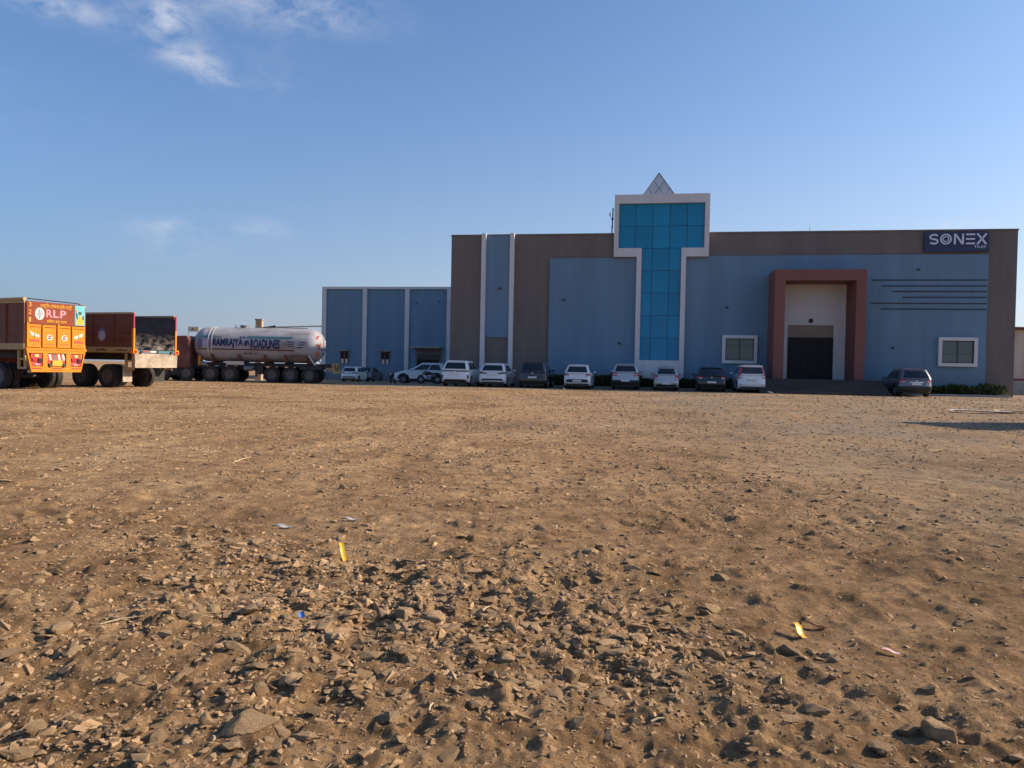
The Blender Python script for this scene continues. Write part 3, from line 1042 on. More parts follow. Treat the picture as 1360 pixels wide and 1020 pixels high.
def wheel(parent, x, y, z, r, w, rim='steel', side=-1):
    """a wheel whose axle lies along local x; side -1 shows its face to the left"""
    key = (round(r, 3), round(w, 3), rim)
    if key not in WCACHE:
        t = MB().lathe(tyre_profile(r, w), 'x', 32)
        if rim == 'steel':           # tread blocks
            for k in range(40):
                a = 2 * math.pi * k / 40
                ca, sa = math.cos(a), math.sin(a)
                for xs in (-w * .38, -w * .02):
                    pts = []
                    for dx, dt, rr in ((0, -.035, .992), (w * .36, -.035, .992), (w * .36, .035, .992), (0, .035, .992), (0, -.03, 1.02), (w * .36, -.03, 1.02), (w * .36, .03, 1.02), (0, .03, 1.02)):
                        pts.append((xs + dx, r * rr * math.cos(a + dt), r * rr * math.sin(a + dt)))
                    t.add(pts, [(4, 5, 6, 7), (0, 1, 5, 4), (1, 2, 6, 5), (2, 3, 7, 6), (3, 0, 4, 7)])
        tm = t.mesh('wheel', 35)
        tm.materials.append(RUBBER)
        d = MB()
        ri = r * .61
        if rim == 'steel':
            d.lathe([(-w * .30, ri), (-w * .36, ri * .93), (-w * .12, ri * .78), (-w * .10, ri * .45), (-w * .26, ri * .36), (-w * .34, ri * .28), (-w * .36, ri * .05)], 'x', 24, cap=True)
            for k in range(8):
                a = 2 * math.pi * k / 8
                d.tube((-w * .16, ri * .62 * math.cos(a), ri * .62 * math.sin(a)), (-w * .06, ri * .62 * math.cos(a), ri * .62 * math.sin(a)), ri * .06, 6)
            dm_ = d.mesh('rim', 30)
            dm_.materials.append(RIM)
        else:
            d.lathe([(-w * .42, ri), (-w * .46, ri * .92), (-w * .30, ri * .86), (w * .1, ri * .84)], 'x', 28, cap=False)
            d.lathe([(-w * .34, ri * .2), (-w * .40, ri * .12), (-w * .40, ri * .01)], 'x', 14)
            for k in range(5):
                a = 2 * math.pi * k / 5
                c, s = math.cos(a), math.sin(a)
                for (wd, r0, r1) in ((ri * .11, ri * .12, ri * .88),):
                    p = [(-w * .36, r0 * c - wd * s, r0 * s + wd * c), (-w * .36, r0 * c + wd * s, r0 * s - wd * c), (-w * .42, r1 * c + wd * .8 * s, r1 * s - wd * .8 * c), (-w * .42, r1 * c - wd * .8 * s, r1 * s + wd * .8 * c)]
                    d.add(p + [(q[0] + .03, q[1], q[2]) for q in p], [(0, 1, 2, 3), (4, 5, 6, 7), (0, 1, 5, 4), (1, 2, 6, 5), (2, 3, 7, 6), (3, 0, 4, 7)])
            d.lathe([(-w * .12, ri * .83), (-w * .12, ri * .02)], 'x', 20, cap=False)
            dm_ = d.mesh('rim', 30)
            dm_.materials.append(ALLOY)
        WCACHE[key] = (tm, dm_)
    tm, rm = WCACHE[key]
    o = bpy.data.objects.new('wheel', tm)
    link(o, parent)
    o.location = (x, y, z)
    if side > 0:
        o.rotation_euler = (0, 0, math.pi)
    ro = bpy.data.objects.new('rim', rm)
    link(ro, o)
    return o


# ------------------------------------------------------------------ cars (local: rear bumper at y=0, front +y, x to the right)


def car(label, pos, heading, paint, L=4.0, W=1.75, H=1.5, belt=.92, style='hatch', lights='corner', lens=LAMP_R, clad=False, plate=.62, insert=None,
        roofpaint=None, grp='cars parked before the factory', tail=0.30, rails=False, cbar=False, name='parked_car', backblack=False):
    pos = Vector((pos[0], pos[1], float(ground_z(pos[0], pos[1], False))))
    t = thing(name, label, 'car', pos, math.atan2(-heading[0], heading[1]), grp)
    pm = CARP[paint]
    rw = .315 if H < 1.56 else .345
    ra = rw + .055
    yr, yf = L * .19 if style != 'suv' else L * .2, L * .805
    gc = .21 if H < 1.56 else .24
    zb = belt
    wbase = L * (.70 if style != 'boxy' else .76)      # windscreen foot
    hood = zb - .04 if style != 'boxy' else zb - .02
    rear = [(.10, gc + .05), (.03, gc + .16), (0, .46), (.005, .60), (.035, .66), (.05, zb - .10), (.08, zb - .02)]
    prof = rear + [(.16, zb), (L * .35, zb), (wbase, zb), (L * .84, hood - .04), (L * .94, hood - .14), (L * .985, hood - .27), (L, .5), (L - .02, gc + .14), (L - .10, gc + .02)]
    for yc in (yf, yr):
        for k in range(0, 13):
            a = math.pi * k / 12
            zz = rw + ra * math.sin(a)
            prof.append((yc + ra * math.cos(a), max(gc, zz) if 0 < k < 12 else gc))
    c = L / 2

    def shape(tt, y, z):
        at = abs(tt)
        ins = .055 if at > .995 else (.018 if at > .975 else 0)
        sc = 1 - .075 * at ** 3.2 - ins * .35
        y2 = c + (y - c) * sc if (y < .25 or y > L * .8 + ra + .02) else y
        tap = 1 - .045 * abs((y - c) / c) ** 5
        low = .97 if z < .35 else 1.0
        z2 = z - ins if z > zb - .25 else z
        sh_ = 1 - .035 * max(0, (z - .58) / max(.1, zb - .58)) ** 2 if z > .58 else 1
        return (tt * W / 2 * tap * low * sh_, y2, z2)

    ts = [-1, -.98, -.93, -.8, -.5, 0, .5, .8, .93, .98, 1]
    b = MB()
    n = len(prof)
    vs = [shape(tt, y, z) for tt in ts for (y, z) in prof]
    fs = [(i * n + j, i * n + (j + 1) % n, (i + 1) * n + (j + 1) % n, (i + 1) * n + j) for i in range(len(ts) - 1) for j in range(n)]
    fs += [tuple(range(n)), tuple((len(ts) - 1) * n + j for j in range(n))[::-1]]
    b.add(vs, fs)
    body = b.build('body', pm, t, smooth=35)
    bx('underbody', BLACKP, t, -W / 2 + .24, W / 2 - .24, .18, L - .2, .17, .66)
    # ---- cabin rings
    cr0, cf0 = (.09, wbase + .02)
    cr1 = tail + .10 if style != 'suv' else tail
    cf1 = L * .50 if style != 'boxy' else L * .56
    if style == 'boxy':
        cr1 = .20
    wb, wt = W / 2 - .06, W / 2 - {'hatch': .225, 'suv': .225, 'boxy': .19}[style]
    crad = {'hatch': .13, 'suv': .14, 'boxy': .12}[style]
    NR, NS, NC = 18, 34, 5
    rings, kinds = [], []

    def ring(y0, y1, hw, rad, z, crown=0.0):
        pts, kd = [], []
        def run(p, q, m, kind):
            for k in range(m):
                s = k / m
                pts.append((p[0] + (q[0] - p[0]) * s, p[1] + (q[1] - p[1]) * s))
                kd.append((kind, (k + .5) / m))
        def corner(cx, cy, a0, kind):
            for k in range(NC):
                a = R(a0 + 90 * k / NC)
                pts.append((cx + rad * math.cos(a), cy + rad * math.sin(a)))
                kd.append((kind, (k + .5) / NC))
        run((-hw + rad, y0), (hw - rad, y0), NR, 'rear')
        corner(hw - rad, y0 + rad, -90, 'rc')
        run((hw, y0 + rad), (hw, y1 - rad), NS, 'right')
        corner(hw - rad, y1 - rad, 0, 'fc')
        run((hw - rad, y1), (-hw + rad, y1), NR, 'front')
        corner(-hw + rad, y1 - rad, 90, 'fc')
        run((-hw, y1 - rad), (-hw, y0 + rad), NS, 'left')
        corner(-hw + rad, y0 + rad, 180, 'rc')
        out = []
        for (x, y), (k, s) in zip(pts, kd):
            bow = 0.11 * (1 - (x / max(hw, .01)) ** 2) if k in ('rear', 'rc') else 0
            out.append((x, y - bow * .6, z))
        return out, kd

    zroof = H - .085
    NV = 16
    for k in range(NV + 1):
        v = k / NV
        zc = zb - .02 + (zroof - zb + .02) * v
        e = v ** 1.15
        pts, kd = ring(cr0 + (cr1 - cr0) * e, cf0 + (cf1 - cf0) * v, wb + (wt - wb) * v ** 1.25, crad, zc)
        rings.append(pts)
    for (s, dz) in ((.97, .026), (.90, .050), (.74, .070), (.45, .083), (.1, .085)):
        pts, _ = ring(cr1, cf1, wt, crad, zroof + dz)
        my = (cr1 + cf1) / 2
        sy = 1 - (1 - s) * .6 if s > .8 else s
        rings.append([(p[0] * s, my + (p[1] - my) * sy, p[2]) for p in pts])
    NP = len(kd)
    V = [p for r_ in rings for p in r_]
    groups = {}
    for i in range(len(rings) - 1):
        v = (i + .5) / NV
        for j in range(NP):
            k, s = kd[j]
            g = 'roof'
            if i < NV:
                if k == 'rear' and .10 < v < .88:
                    g = 'rear_window'
                elif k == 'rc':
                    if lights == 'pillar' and v < .93:
                        g = 'tail_light'
                    elif backblack and .1 < v < .86:
                        g = 'rear_window'
                elif k == 'front' and .06 < v < .93:
                    g = 'windscreen'
                elif k in ('left', 'right'):
                    q = s if k == 'right' else 1 - s
                    lo = .10 + (.10 if style == 'hatch' else .03) * max(0, v)
                    if .08 < v < .87 and lo < q < .965 and not (.50 < q < .54):
                        g = 'side_window_rear_' + k if q < .52 else 'side_window_front_' + k
            f = (i * NP + j, i * NP + (j + 1) % NP, (i + 1) * NP + (j + 1) % NP, (i + 1) * NP + j)
            groups.setdefault(g, []).append(f)
    groups['roof'].append(tuple((len(rings) - 1) * NP + j for j in range(NP)))
    for g, faces in groups.items():
        used = sorted({i for f in faces for i in f})
        remap = {a: k for k, a in enumerate(used)}
        mb = MB()
        mb.add([V[i] for i in used], [tuple(remap[i] for i in f) for f in faces])
        nm = 'side_window' if g.startswith('side') else g
        mm = {'roof': CARP[roofpaint] if roofpaint else pm, 'tail_light': lens}.get(g, CGLASS)
        mb.build(nm, mm, t, smooth=50)

    # ---- rear surface patches
    def rear_y(z):
        zz = [p[1] for p in rear]
        yy = [p[0] for p in rear]
        return float(np.interp(z, zz, yy))

    def patch(nm, m, cols, zlo, zhi, off=.012, nz=4):
        """cols: list of ('t', t) across the tail or ('s', sign, d) wrapping onto the side"""
        F, K = [], []
        for ci, cc in enumerate(cols):
            q = ci / max(1, len(cols) - 1)
            a, bb = zlo(q), zhi(q)
            for k in range(nz + 1):
                z = a + (bb - a) * k / nz
                if cc[0] == 't':
                    p = shape(cc[1], rear_y(z), z)
                    F.append((p[0], p[1] - off, z))
                    K.append((p[0] * .97, p[1] + .05, z))
                else:
                    p = shape(cc[1] * .96, rear_y(z) + cc[2], z)
                    F.append((cc[1] * (abs(p[0]) / .96 + off * .6), p[1], z))
                    K.append((cc[1] * (W / 2 - .06), p[1] + .02, z))
        m_ = nz + 1
        nn = len(F)
        fs = []
        for i in range(len(cols) - 1):
            for k in range(nz):
                fs.append((i * m_ + k, (i + 1) * m_ + k, (i + 1) * m_ + k + 1, i * m_ + k + 1))
        bd = [i * m_ for i in range(len(cols))] + [(len(cols) - 1) * m_ + k for k in range(1, m_)] + [i * m_ + nz for i in range(len(cols) - 2, -1, -1)] + [k for k in range(nz - 1, 0, -1)]
        for a_, b_ in zip(bd, bd[1:] + bd[:1]):
            fs.append((a_, b_, nn + b_, nn + a_))
        return MB().add(F + K, fs).build(nm, m, t, smooth=40)

    lin = lambda a, b_: (lambda q: a + (b_ - a) * q)
    for sg_ in (-1, 1):
        if lights == 'corner':       # rounded lamp wrapping the corner
            patch('tail_light', lens, [('t', sg_ * q) for q in (.66, .76, .86, .95)] + [('s', sg_, .10), ('s', sg_, .22)], lin(zb - .20, zb - .16), lin(zb - .05, zb - .03))
            patch('reverse_lamp', LAMP_W, [('t', sg_ * q) for q in (.70, .78, .84)], lin(zb - .17, zb - .17), lin(zb - .12, zb - .12), .018, 1)
        elif lights == 'slim':
            patch('tail_light', lens, [('t', sg_ * q) for q in (.42, .60, .80, .95)] + [('s', sg_, .10), ('s', sg_, .28)], lin(zb - .17, zb - .13), lin(zb - .10, zb - .01))
        elif lights == 'tall':
            patch('tail_light', lens, [('t', sg_ * q) for q in (.74, .82, .90, .96)] + [('s', sg_, .10), ('s', sg_, .18)], lin(zb - .36, zb - .30), lin(zb - .04, zb + .02))
            patch('reverse_lamp', LAMP_W, [('t', sg_ * q) for q in (.80, .86, .92)], lin(zb - .30, zb - .28), lin(zb - .19, zb - .18), .019, 1)
        elif lights == 'box':
            patch('tail_light', lens, [('t', sg_ * q) for q in (.62, .74, .86, .96)] + [('s', sg_, .10), ('s', sg_, .2)], lin(zb - .24, zb - .24), lin(zb - .03, zb - .03))
            patch('reverse_lamp', LAMP_W, [('t', sg_ * q) for q in (.64, .74, .86, .93)], lin(zb - .155, zb - .155), lin(zb - .115, zb - .115), .02, 1)
        elif lights == 'bar':
            patch('tail_light', lens, [('t', sg_ * q) for q in (.02, .3, .6, .85, .96)] + [('s', sg_, .10), ('s', sg_, .2)], lin(zb - .12, zb - .12), lin(zb - .06, zb - .05))
            patch('reflector', LAMP_D, [('t', sg_ * q) for q in (.88, .94)] + [('s', sg_, .06)], lin(.50, .50), lin(.72, .72), .012, 2)
        elif lights == 'pillar':
            patch('tail_light', LAMP_R, [('t', sg_ * q) for q in (.78, .86, .94)] + [('s', sg_, .08), ('s', sg_, .14)], lin(zb - .24, zb - .24), lin(zb + .0, zb + .0))
            patch('reverse_lamp', LAMP_W, [('t', sg_ * q) for q in (.80, .86, .93)], lin(zb - .17, zb - .17), lin(zb - .06, zb - .06), .02, 1)
            patch('reflector', LAMP_D, [('t', sg_ * q) for q in (.72, .86)], lin(.46, .46), lin(.49, .49), .012, 1)
        # door mirrors
        mx_ = sg_ * (W / 2 + .075)
        mir = MB()
        mir.lathe([(-.07, .03), (-.055, .07), (0, .085), (.05, .075), (.075, .03)], 'y', 12)
        mo = mir.build('mirror', pm if paint != 'dark' else BLACKP, t, smooth=50)
        mo.location = (mx_, wbase - .13, zb + .06)
        mo.scale = (1.2, 1.0, .85)
        MB().tube((sg_ * (W / 2 - .06), wbase - .12, zb + .02), (mx_, wbase - .12, zb + .05), .025, 6).build('mirror_arm', BLACKP, t)
        for yy in (yr, yf):
            wheel(t, sg_ * (W / 2 - .115), yy, rw, rw, .205, 'alloy', sg_)
        # head lights
        MB().box(sg_ * W * .30 - .15, sg_ * W * .30 + .15, L * .952, L * .972, hood - .32, hood - .18).build('headlight', LAMP_W, t, bevel=.01)
        # door seams and handles
        for yy in (L * .30, L * .50):
            MB().box(sg_ * (W / 2 + .001) - .012, sg_ * (W / 2 + .001) + .012, yy, yy + .14, zb - .14, zb - .11).build('door_handle', pm, t)
    if clad:
        patch('bumper_cladding', BLACKP, [('s', -1, .25), ('s', -1, .1)] + [('t', q) for q in (-.96, -.8, -.4, 0, .4, .8, .96)] + [('s', 1, .1), ('s', 1, .25)], lin(gc + .06, gc + .06), lin(.60, .60), .014)
        for sg_ in (-1, 1):
            for yc in (yr, yf):
                ring_ = [(yc + (ra + .075) * math.cos(math.pi * k / 14), rw + (ra + .075) * math.sin(math.pi * k / 14)) for k in range(15)]
                ring_ += [(yc + (ra - .01) * math.cos(math.pi * k / 14), rw + (ra - .01) * math.sin(math.pi * k / 14)) for k in range(14, -1, -1)]
                MB().prism(ring_, 'x', sg_ * (W / 2 - .05), sg_ * (W / 2 + .012)).build('wheel_arch_trim', BLACKP, t)
            bx('sill_trim', BLACKP, t, min(sg_ * (W / 2 - .05), sg_ * (W / 2 + .008)), max(sg_ * (W / 2 - .05), sg_ * (W / 2 + .008)), yr + ra + .02, yf - ra - .02, gc - .02, gc + .17)
    elif insert:
        patch('bumper_insert', BLACKP, [('t', q) for q in (-.82, -.7, -.4, 0, .4, .7, .82)], lambda q: insert[0] - .0, lambda q: insert[1] - .05 * (abs(q - .5) * 2) ** 6, .012, 2)
    patch('bumper_lip', BLACKP, [('t', q) for q in (-.9, -.6, 0, .6, .9)], lin(gc + .055, gc + .055), lin(gc + .12, gc + .12), .012, 1)
    ypl = rear_y(plate)
    bx('number_plate', PLATE, t, -.26, .26, ypl - .05, ypl + .02, plate - .055, plate + .055, bevel=.006)
    bx('badge', CHROME, t, -.05, .05, rear_y(zb - .1) - .02, rear_y(zb - .1) + .02, zb - .14, zb - .08, bevel=.01)
    if cbar:
        patch('chrome_strip', CHROME, [('t', q) for q in (-.42, -.2, 0, .2, .42)], lin(zb - .22, zb - .22), lin(zb - .18, zb - .18), .02, 1)
    MB().box(-.55, .55, cr1 - .10, cr1 + .06, H - .075, H - .045).build('spoiler', CARP[roofpaint] if roofpaint else pm, t, bevel=.012)
    MB().box(-.02, .02, cr1 + .1, cr1 + .24, H - .01, H + .055, top=(.012, .05)).build('antenna_fin', BLACKP, t)
    MB().tube((0, cr0 - .05, zb + .05), (.32, cr0 + .0, zb + .10), .01, 5).build('wiper', BLACKP, t)
    if rails:
        for sg_ in (-1, 1):
            MB().tube((sg_ * (wt - .06), cr1 + .15, H - .0), (sg_ * (wt - .06), cf1 - .1, H - .0), .018, 6).build('roof_rail', STEEL, t)
    for yy in (1, -1):
        pass
    return t


HD = (HEAD.x, HEAD.y)
car('white suv with a slim dark light bar across its tail, beside brown wall', (-3.55, 47.35), HD, 'white', 4.3, 1.80, 1.63, 1.04, 'suv', 'bar', LAMP_D, insert=(.30, .44), plate=.80, tail=.42, rails=True)
car('white hatchback with dark slanted tail lamps and a black bumper strip', (-1.25, 47.35), HD, 'white', 3.98, 1.75, 1.50, .98, 'hatch', 'slim', LAMP_D, insert=(.42, .53), plate=.80, tail=.42)
car('charcoal suv with a dark rear window and white plate', (1.22, 46.9), HD, 'dark', 4.2, 1.80, 1.62, 1.02, 'suv', 'bar', LAMP_D, plate=.66, tail=.36)
car('white small hatchback with wide black band and plate low in its bumper', (3.92, 46.5), HD, 'white', 3.75, 1.67, 1.52, .98, 'hatch', 'corner', LAMP_R, insert=(.42, .60), plate=.50, tail=.40)
car('silver hatchback with black lower bumper and square red tail lamps', (6.95, 47.2), HD, 'silver', 3.8, 1.72, 1.62, 1.08, 'suv', 'box', LAMP_R, clad=True, plate=.56, tail=.38, rails=True)
car('silver small hatchback with tall red corner lamps before the white tower base', (9.30, 46.3), HD, 'silver', 3.45, 1.52, 1.48, .98, 'hatch', 'tall', LAMP_R, insert=(.30, .40), plate=.44, tail=.40)
car('black hatchback with red tail lamps and small bright badge', (11.95, 46.0), HD, 'black', 3.95, 1.75, 1.50, .97, 'hatch', 'corner', LAMP_R, plate=.58, tail=.44)
car('boxy white tall hatchback with red lamps up its rear pillars', (14.20, 45.5), HD, 'white', 3.65, 1.64, 1.68, 1.08, 'boxy', 'pillar', LAMP_R, plate=.80, cbar=True)
car('grey crossover with chrome tail strip standing right of the entrance steps', (22.95, 43.6), HD, 'grey', 4.3, 1.79, 1.62, 1.02, 'suv', 'corner', LAMP_R, clad=True, plate=.72, tail=.44, rails=True, cbar=True)
car('white hatchback parked by the blue warehouse next to a dark car', (-16.45, 77.2), HD, 'white', 3.98, 1.75, 1.52, .98, 'hatch', 'slim', LAMP_D, insert=(.42, .53), plate=.80, tail=.42, grp='cars parked by the warehouse')
car('dark grey hatchback half hidden behind white hatchback by the blue warehouse', (-15.35, 79.8), HD, 'grey', 3.8, 1.68, 1.5, .97, 'hatch', 'corner', LAMP_R, tail=.42, grp='cars parked by the warehouse')
car('white suv seen from its side with black wheel arches near the warehouse door', (-4.95, 60.2), (-1, .03), 'white', 4.25, 1.80, 1.65, 1.06, 'suv', 'corner', LAMP_R, clad=True, tail=.40, rails=True, grp='cars parked by the warehouse')

# ------------------------------------------------------------------ motorcycles (local: front +y)


def motorcycle(label, pos, rz, lean=6):
    z = float(ground_z(pos[0], pos[1], False))
    t = thing('motorcycle', label, 'motorcycle', (pos[0], pos[1], z), rz, 'motorcycles by the warehouse')
    t.rotation_euler = (0, R(lean), rz)
    wheel(t, 0, -.62, .31, .31, .12, 'alloy')
    wheel(t, 0, .66, .31, .31, .10, 'alloy')
    MB().tube((0, .66, .31), (-.0, .46, .98), .04, 8).build('fork', STEEL, t)
    fr = MB().tube((0, .42, .85), (0, .05, .35), .03).tube((0, .05, .35), (0, -.3, .38), .03).tube((0, -.3, .38), (0, -.62, .31), .03).tube((0, -.3, .38), (0, -.45, .72), .025)
    fr.build('frame', BLACKP, t)
    bx('engine', STEEL, t, -.15, .15, -.18, .2, .28, .58, bevel=.04)
    tk = MB().lathe([(-.28, .05), (-.2, .13), (0, .16), (.18, .15), (.28, .08)], 'y', 14).build('fuel_tank', CARP['black'], t, smooth=60)
    tk.location = (0, .16, .80)
    bx('seat', BLACKP, t, -.13, .13, -.75, -.08, .74, .83, bevel=.04)
    bx('side_panel', CARP['black'], t, -.12, .12, -.5, -.12, .5, .74, bevel=.03)
    MB().tube((-.36, .36, 1.02), (.36, .36, 1.02), .018).build('handlebar', BLACKP, t)
    for s in (-1, 1):
        MB().lathe([(0, .02), (.02, .055), (.03, .05)], 'y', 10, (s * .30, .36, 1.16)).build('mirror', CHROME, t)
        MB().tube((s * .30, .37, 1.02), (s * .30, .37, 1.14), .008, 5).build('mirror_stem', CHROME, t)
    MB().lathe([(0, .06), (.06, .09), (.10, .085), (.11, .02)], 'y', 14, (0, .46, .90)).build('headlight', LAMP_W, t, smooth=50)
    MB().tube((.14, .05, .30), (.15, -.75, .40), .045, 8).build('exhaust', CHROME, t)
    bx('rear_mudguard', BLACKP, t, -.07, .07, -.98, -.55, .62, .70, bevel=.02)
    bx('front_mudguard', BLACKP, t, -.06, .06, .45, .88, .62, .66, bevel=.015)
    return t


motorcycle('dark motorcycle standing alongside the white suv near the warehouse', (-6.2, 57.6), R(84))
motorcycle('dark motorcycle facing the yard before the blue warehouse wall', (-11.05, 71.5), R(172))

# ------------------------------------------------------------------ cargo trucks (local: rear at y=0, front +y)


def truck_base(t, W, floor, axles, wr, top, side_mat, rail_mat, blen):
    for s in (-1, 1):
        bx('chassis_rail', BLACKP, t, s * .45 - .05, s * .45 + .05, .15, blen + 2.2, floor - .42, floor - .14)
    bx('floor', side_mat, t, -W / 2 + .03, W / 2 - .03, .05, blen, floor - .13, floor)
    for ya in axles + [blen + 1.25]:
        MB().tube((-W / 2 + .3, ya, wr), (W / 2 - .3, ya, wr), .09, 10).build('axle', BLACKP, t)
        for s in (-1, 1):
            wheel(t, s * (W / 2 - .17), ya, wr, wr, .27, 'steel', s)
            if ya in axles:
                wheel(t, s * (W / 2 - .17 - .31), ya, wr, wr, .27, 'steel', s)
    for ya in axles:
        for s in (-1, 1):
            bx('leaf_spring', BLACKP, t, s * .55 - .05, s * .55 + .05, ya - .5, ya + .5, wr + .1, wr + .22)
    # sides: panels between posts
    np_ = int(blen / 1.2)
    st = blen / np_
    for s in (-1, 1):
        xo = s * W / 2
        for k in range(np_):
            bx('side_panel', side_mat, t, min(xo, xo - s * .05), max(xo, xo - s * .05), k * st + .05, (k + 1) * st - .05, floor + .14, top - .08)
        for k in range(np_ + 1):
            yk = min(max(k * st, .05), blen - .05)
            bx('side_post', side_mat, t, min(xo + s * .05, xo - s * .06), max(xo + s * .05, xo - s * .06), yk - .05, yk + .05, floor + .14, top - .08)
        bx('top_rail', rail_mat, t, min(xo + s * .06, xo - s * .07), max(xo + s * .06, xo - s * .07), 0, blen, top - .08, top)
        bx('lower_rail', rail_mat, t, min(xo + s * .055, xo - s * .06), max(xo + s * .055, xo - s * .06), 0, blen, floor - .10, floor + .14)
        bx('mudguard_stay', rail_mat, t, s * (W / 2 - .08) - .04, s * (W / 2 - .08) + .04, .45, .55, floor - .85, floor - .13)
        bx('mudguard_stay', rail_mat, t, s * (W / 2 - .08) - .04, s * (W / 2 - .08) + .04, .08, .16, floor - .85, floor - .13)
        bx('mudguard_stay', rail_mat, t, s * (W / 2 - .08) - .035, s * (W / 2 - .08) + .035, .16, .45, floor - .50, floor - .42)
        bx('mudguard_stay', rail_mat, t, s * (W / 2 - .08) - .035, s * (W / 2 - .08) + .035, .16, .45, floor - .85, floor - .77)
    bx('headboard', side_mat, t, -W / 2 + .07, W / 2 - .07, blen - .06, blen, floor, top + .15)
    # cab
    y0 = blen + .3
    cabp = MB().prism([(y0, .75), (y0 + 2.0, .75), (y0 + 2.05, 1.6), (y0 + 1.75, 2.75), (y0 + .1, 2.8), (y0, 2.6)], 'x', -W / 2 + .06, W / 2 - .06).build('cab', RUSTR, t, bevel=.06)
    for s in (-1, 1):
        xo = s * (W / 2 - .06)
        MB().prism([(y0 + .8, 1.75), (y0 + 1.85, 1.75), (y0 + 1.62, 2.5), (y0 + .8, 2.5)], 'x', min(xo, xo + s * .012), max(xo, xo + s * .012)).build('side_window', CGLASS, cabp)
    MB().prism([(-W / 2 + .2, 0), (W / 2 - .2, 0), (W / 2 - .25, .85), (-W / 2 + .25, .85)], 'y', 0, .012).build('windscreen', CGLASS, cabp)
    ws = cabp.children[-1]
    ws.location = (0, y0 + 2.02, 1.75)
    ws.rotation_euler = (R(14.6), 0, 0)
    bx('front_bumper', BLACKP, t, -W / 2 + .05, W / 2 - .05, y0 + 2.0, y0 + 2.2, .5, .85, bevel=.02)
    MB().lathe([(0, .28), (.9, .28)], 'y', 16, (-W / 2 + .35, blen - 1.6, floor - .62)).build('fuel_tank', STEEL, t)


TH1 = R(64)
t1 = thing('cargo_truck', 'orange tailed cargo truck with painted red upper board and poster', 'truck', (0, 0, 0), 0, 'cargo trucks parked at the yard edge')
W1, F1, TP1 = 2.40, 1.66, 3.42
truck_base(t1, W1, F1, [1.75, 3.1, 4.5], .52, TP1, SIDEM, BEIGE, 8.4)
hw = W1 / 2
# tarpaulin roll and rope rail along the top
MB().tube((-hw - .02, .02, TP1 + .07), (-hw - .02, 8.2, TP1 + .07), .07, 8).build('tarpaulin_roll', BEIGE, t1, smooth=True)
MB().tube((-hw + .1, .04, TP1 + .10), (hw - .25, .04, TP1 + .06), .02, 6).tube((hw - .25, .04, TP1 + .06), (hw - .02, .04, TP1 - .06), .02, 6).build('rope_bar', BLACKP, t1)
zr = 2.56
up = bx('upper_board', RUSTR, t1, -hw + .02, hw - .45, -.05, .05, zr, TP1)
bx('upper_board', RUSTR, t1, hw - .45, hw - .02, -.04, .05, zr, TP1)
X, Z = (1, 0, 0), (0, 0, 1)
for k, ch in enumerate('123'):
    text_on(up, 'painted_number', ch, YELLOW, (-hw + .14, -.055, zr + .16 + .29 * k), X, Z, width=.06 if ch == '1' else .10, height=.17)
text_on(up, 'painted_lettering', 'राष्ट्रीय लोकतांत्रिक पार्टी', YELLOW, (-.02, -.055, TP1 - .15), X, Z, width=1.28, height=.22)
MB().prism(ellipse(-hw + .52, zr + .40, .185, .24), 'y', -.056, -.051).build('painted_disc', OFFW, up)
MB().prism(ellipse(-hw + .52, zr + .40, .10, .14), 'y', -.060, -.0565).build('painted_emblem', LILAC, up)
bx('painted_emblem', STEEL, up, -hw + .36, -hw + .68, -.063, -.0605, zr + .38, zr + .405)
bx('painted_emblem', STEEL, up, -hw + .505, -hw + .53, -.066, -.0635, zr + .2, zr + .6)
for ch, cx in (('R', -hw + .90), ('L', -hw + 1.17), ('P', -hw + 1.46)):
    text_on(up, 'painted_letter', ch, PINK, (cx, -.055, zr + .43), X, Z, width=.24, height=.30, bold=.02)
text_on(up, 'painted_lettering', 'किसान जय जवान', YELLOW, (.0, -.055, zr + .14), X, Z, width=.82, height=.15)
po = bx('poster', TEAL, t1, hw - .45, hw - .02, -.058, -.052, zr + .03, TP1 - .03)
px_ = hw - .235
PY = lambda d: (-.062 - d, -.0585 - d)
MB().prism([(px_ - .15, zr + .05), (px_ + .15, zr + .05), (px_ + .13, zr + .30), (px_ + .05, zr + .38), (px_ - .05, zr + .38), (px_ - .14, zr + .30)], 'y', *PY(0)).build('printed_shirt', YELLOW, po)
MB().prism(ellipse(px_, zr + .47, .055, .085), 'y', *PY(.004)).build('printed_face', SKIN, po)
MB().prism([(px_ - .065, zr + .48), (px_ + .065, zr + .48), (px_ + .06, zr + .58), (px_ - .05, zr + .59)], 'y', *PY(.008)).build('printed_hair', BLACKP, po)
MB().prism([(px_ - .14, zr + .30), (px_ - .09, zr + .27), (px_ - .13, zr + .52), (px_ - .17, zr + .52)], 'y', *PY(.008)).build('printed_arm', INK, po)
MB().prism(ellipse(px_ - .14, zr + .60, .035, .075), 'y', *PY(.010)).build('printed_hand', SKIN, po)
MB().prism([(px_ + .10, zr + .28), (px_ + .15, zr + .26), (px_ + .16, zr + .42), (px_ + .12, zr + .42)], 'y', *PY(.010)).build('printed_arm', INK, po)
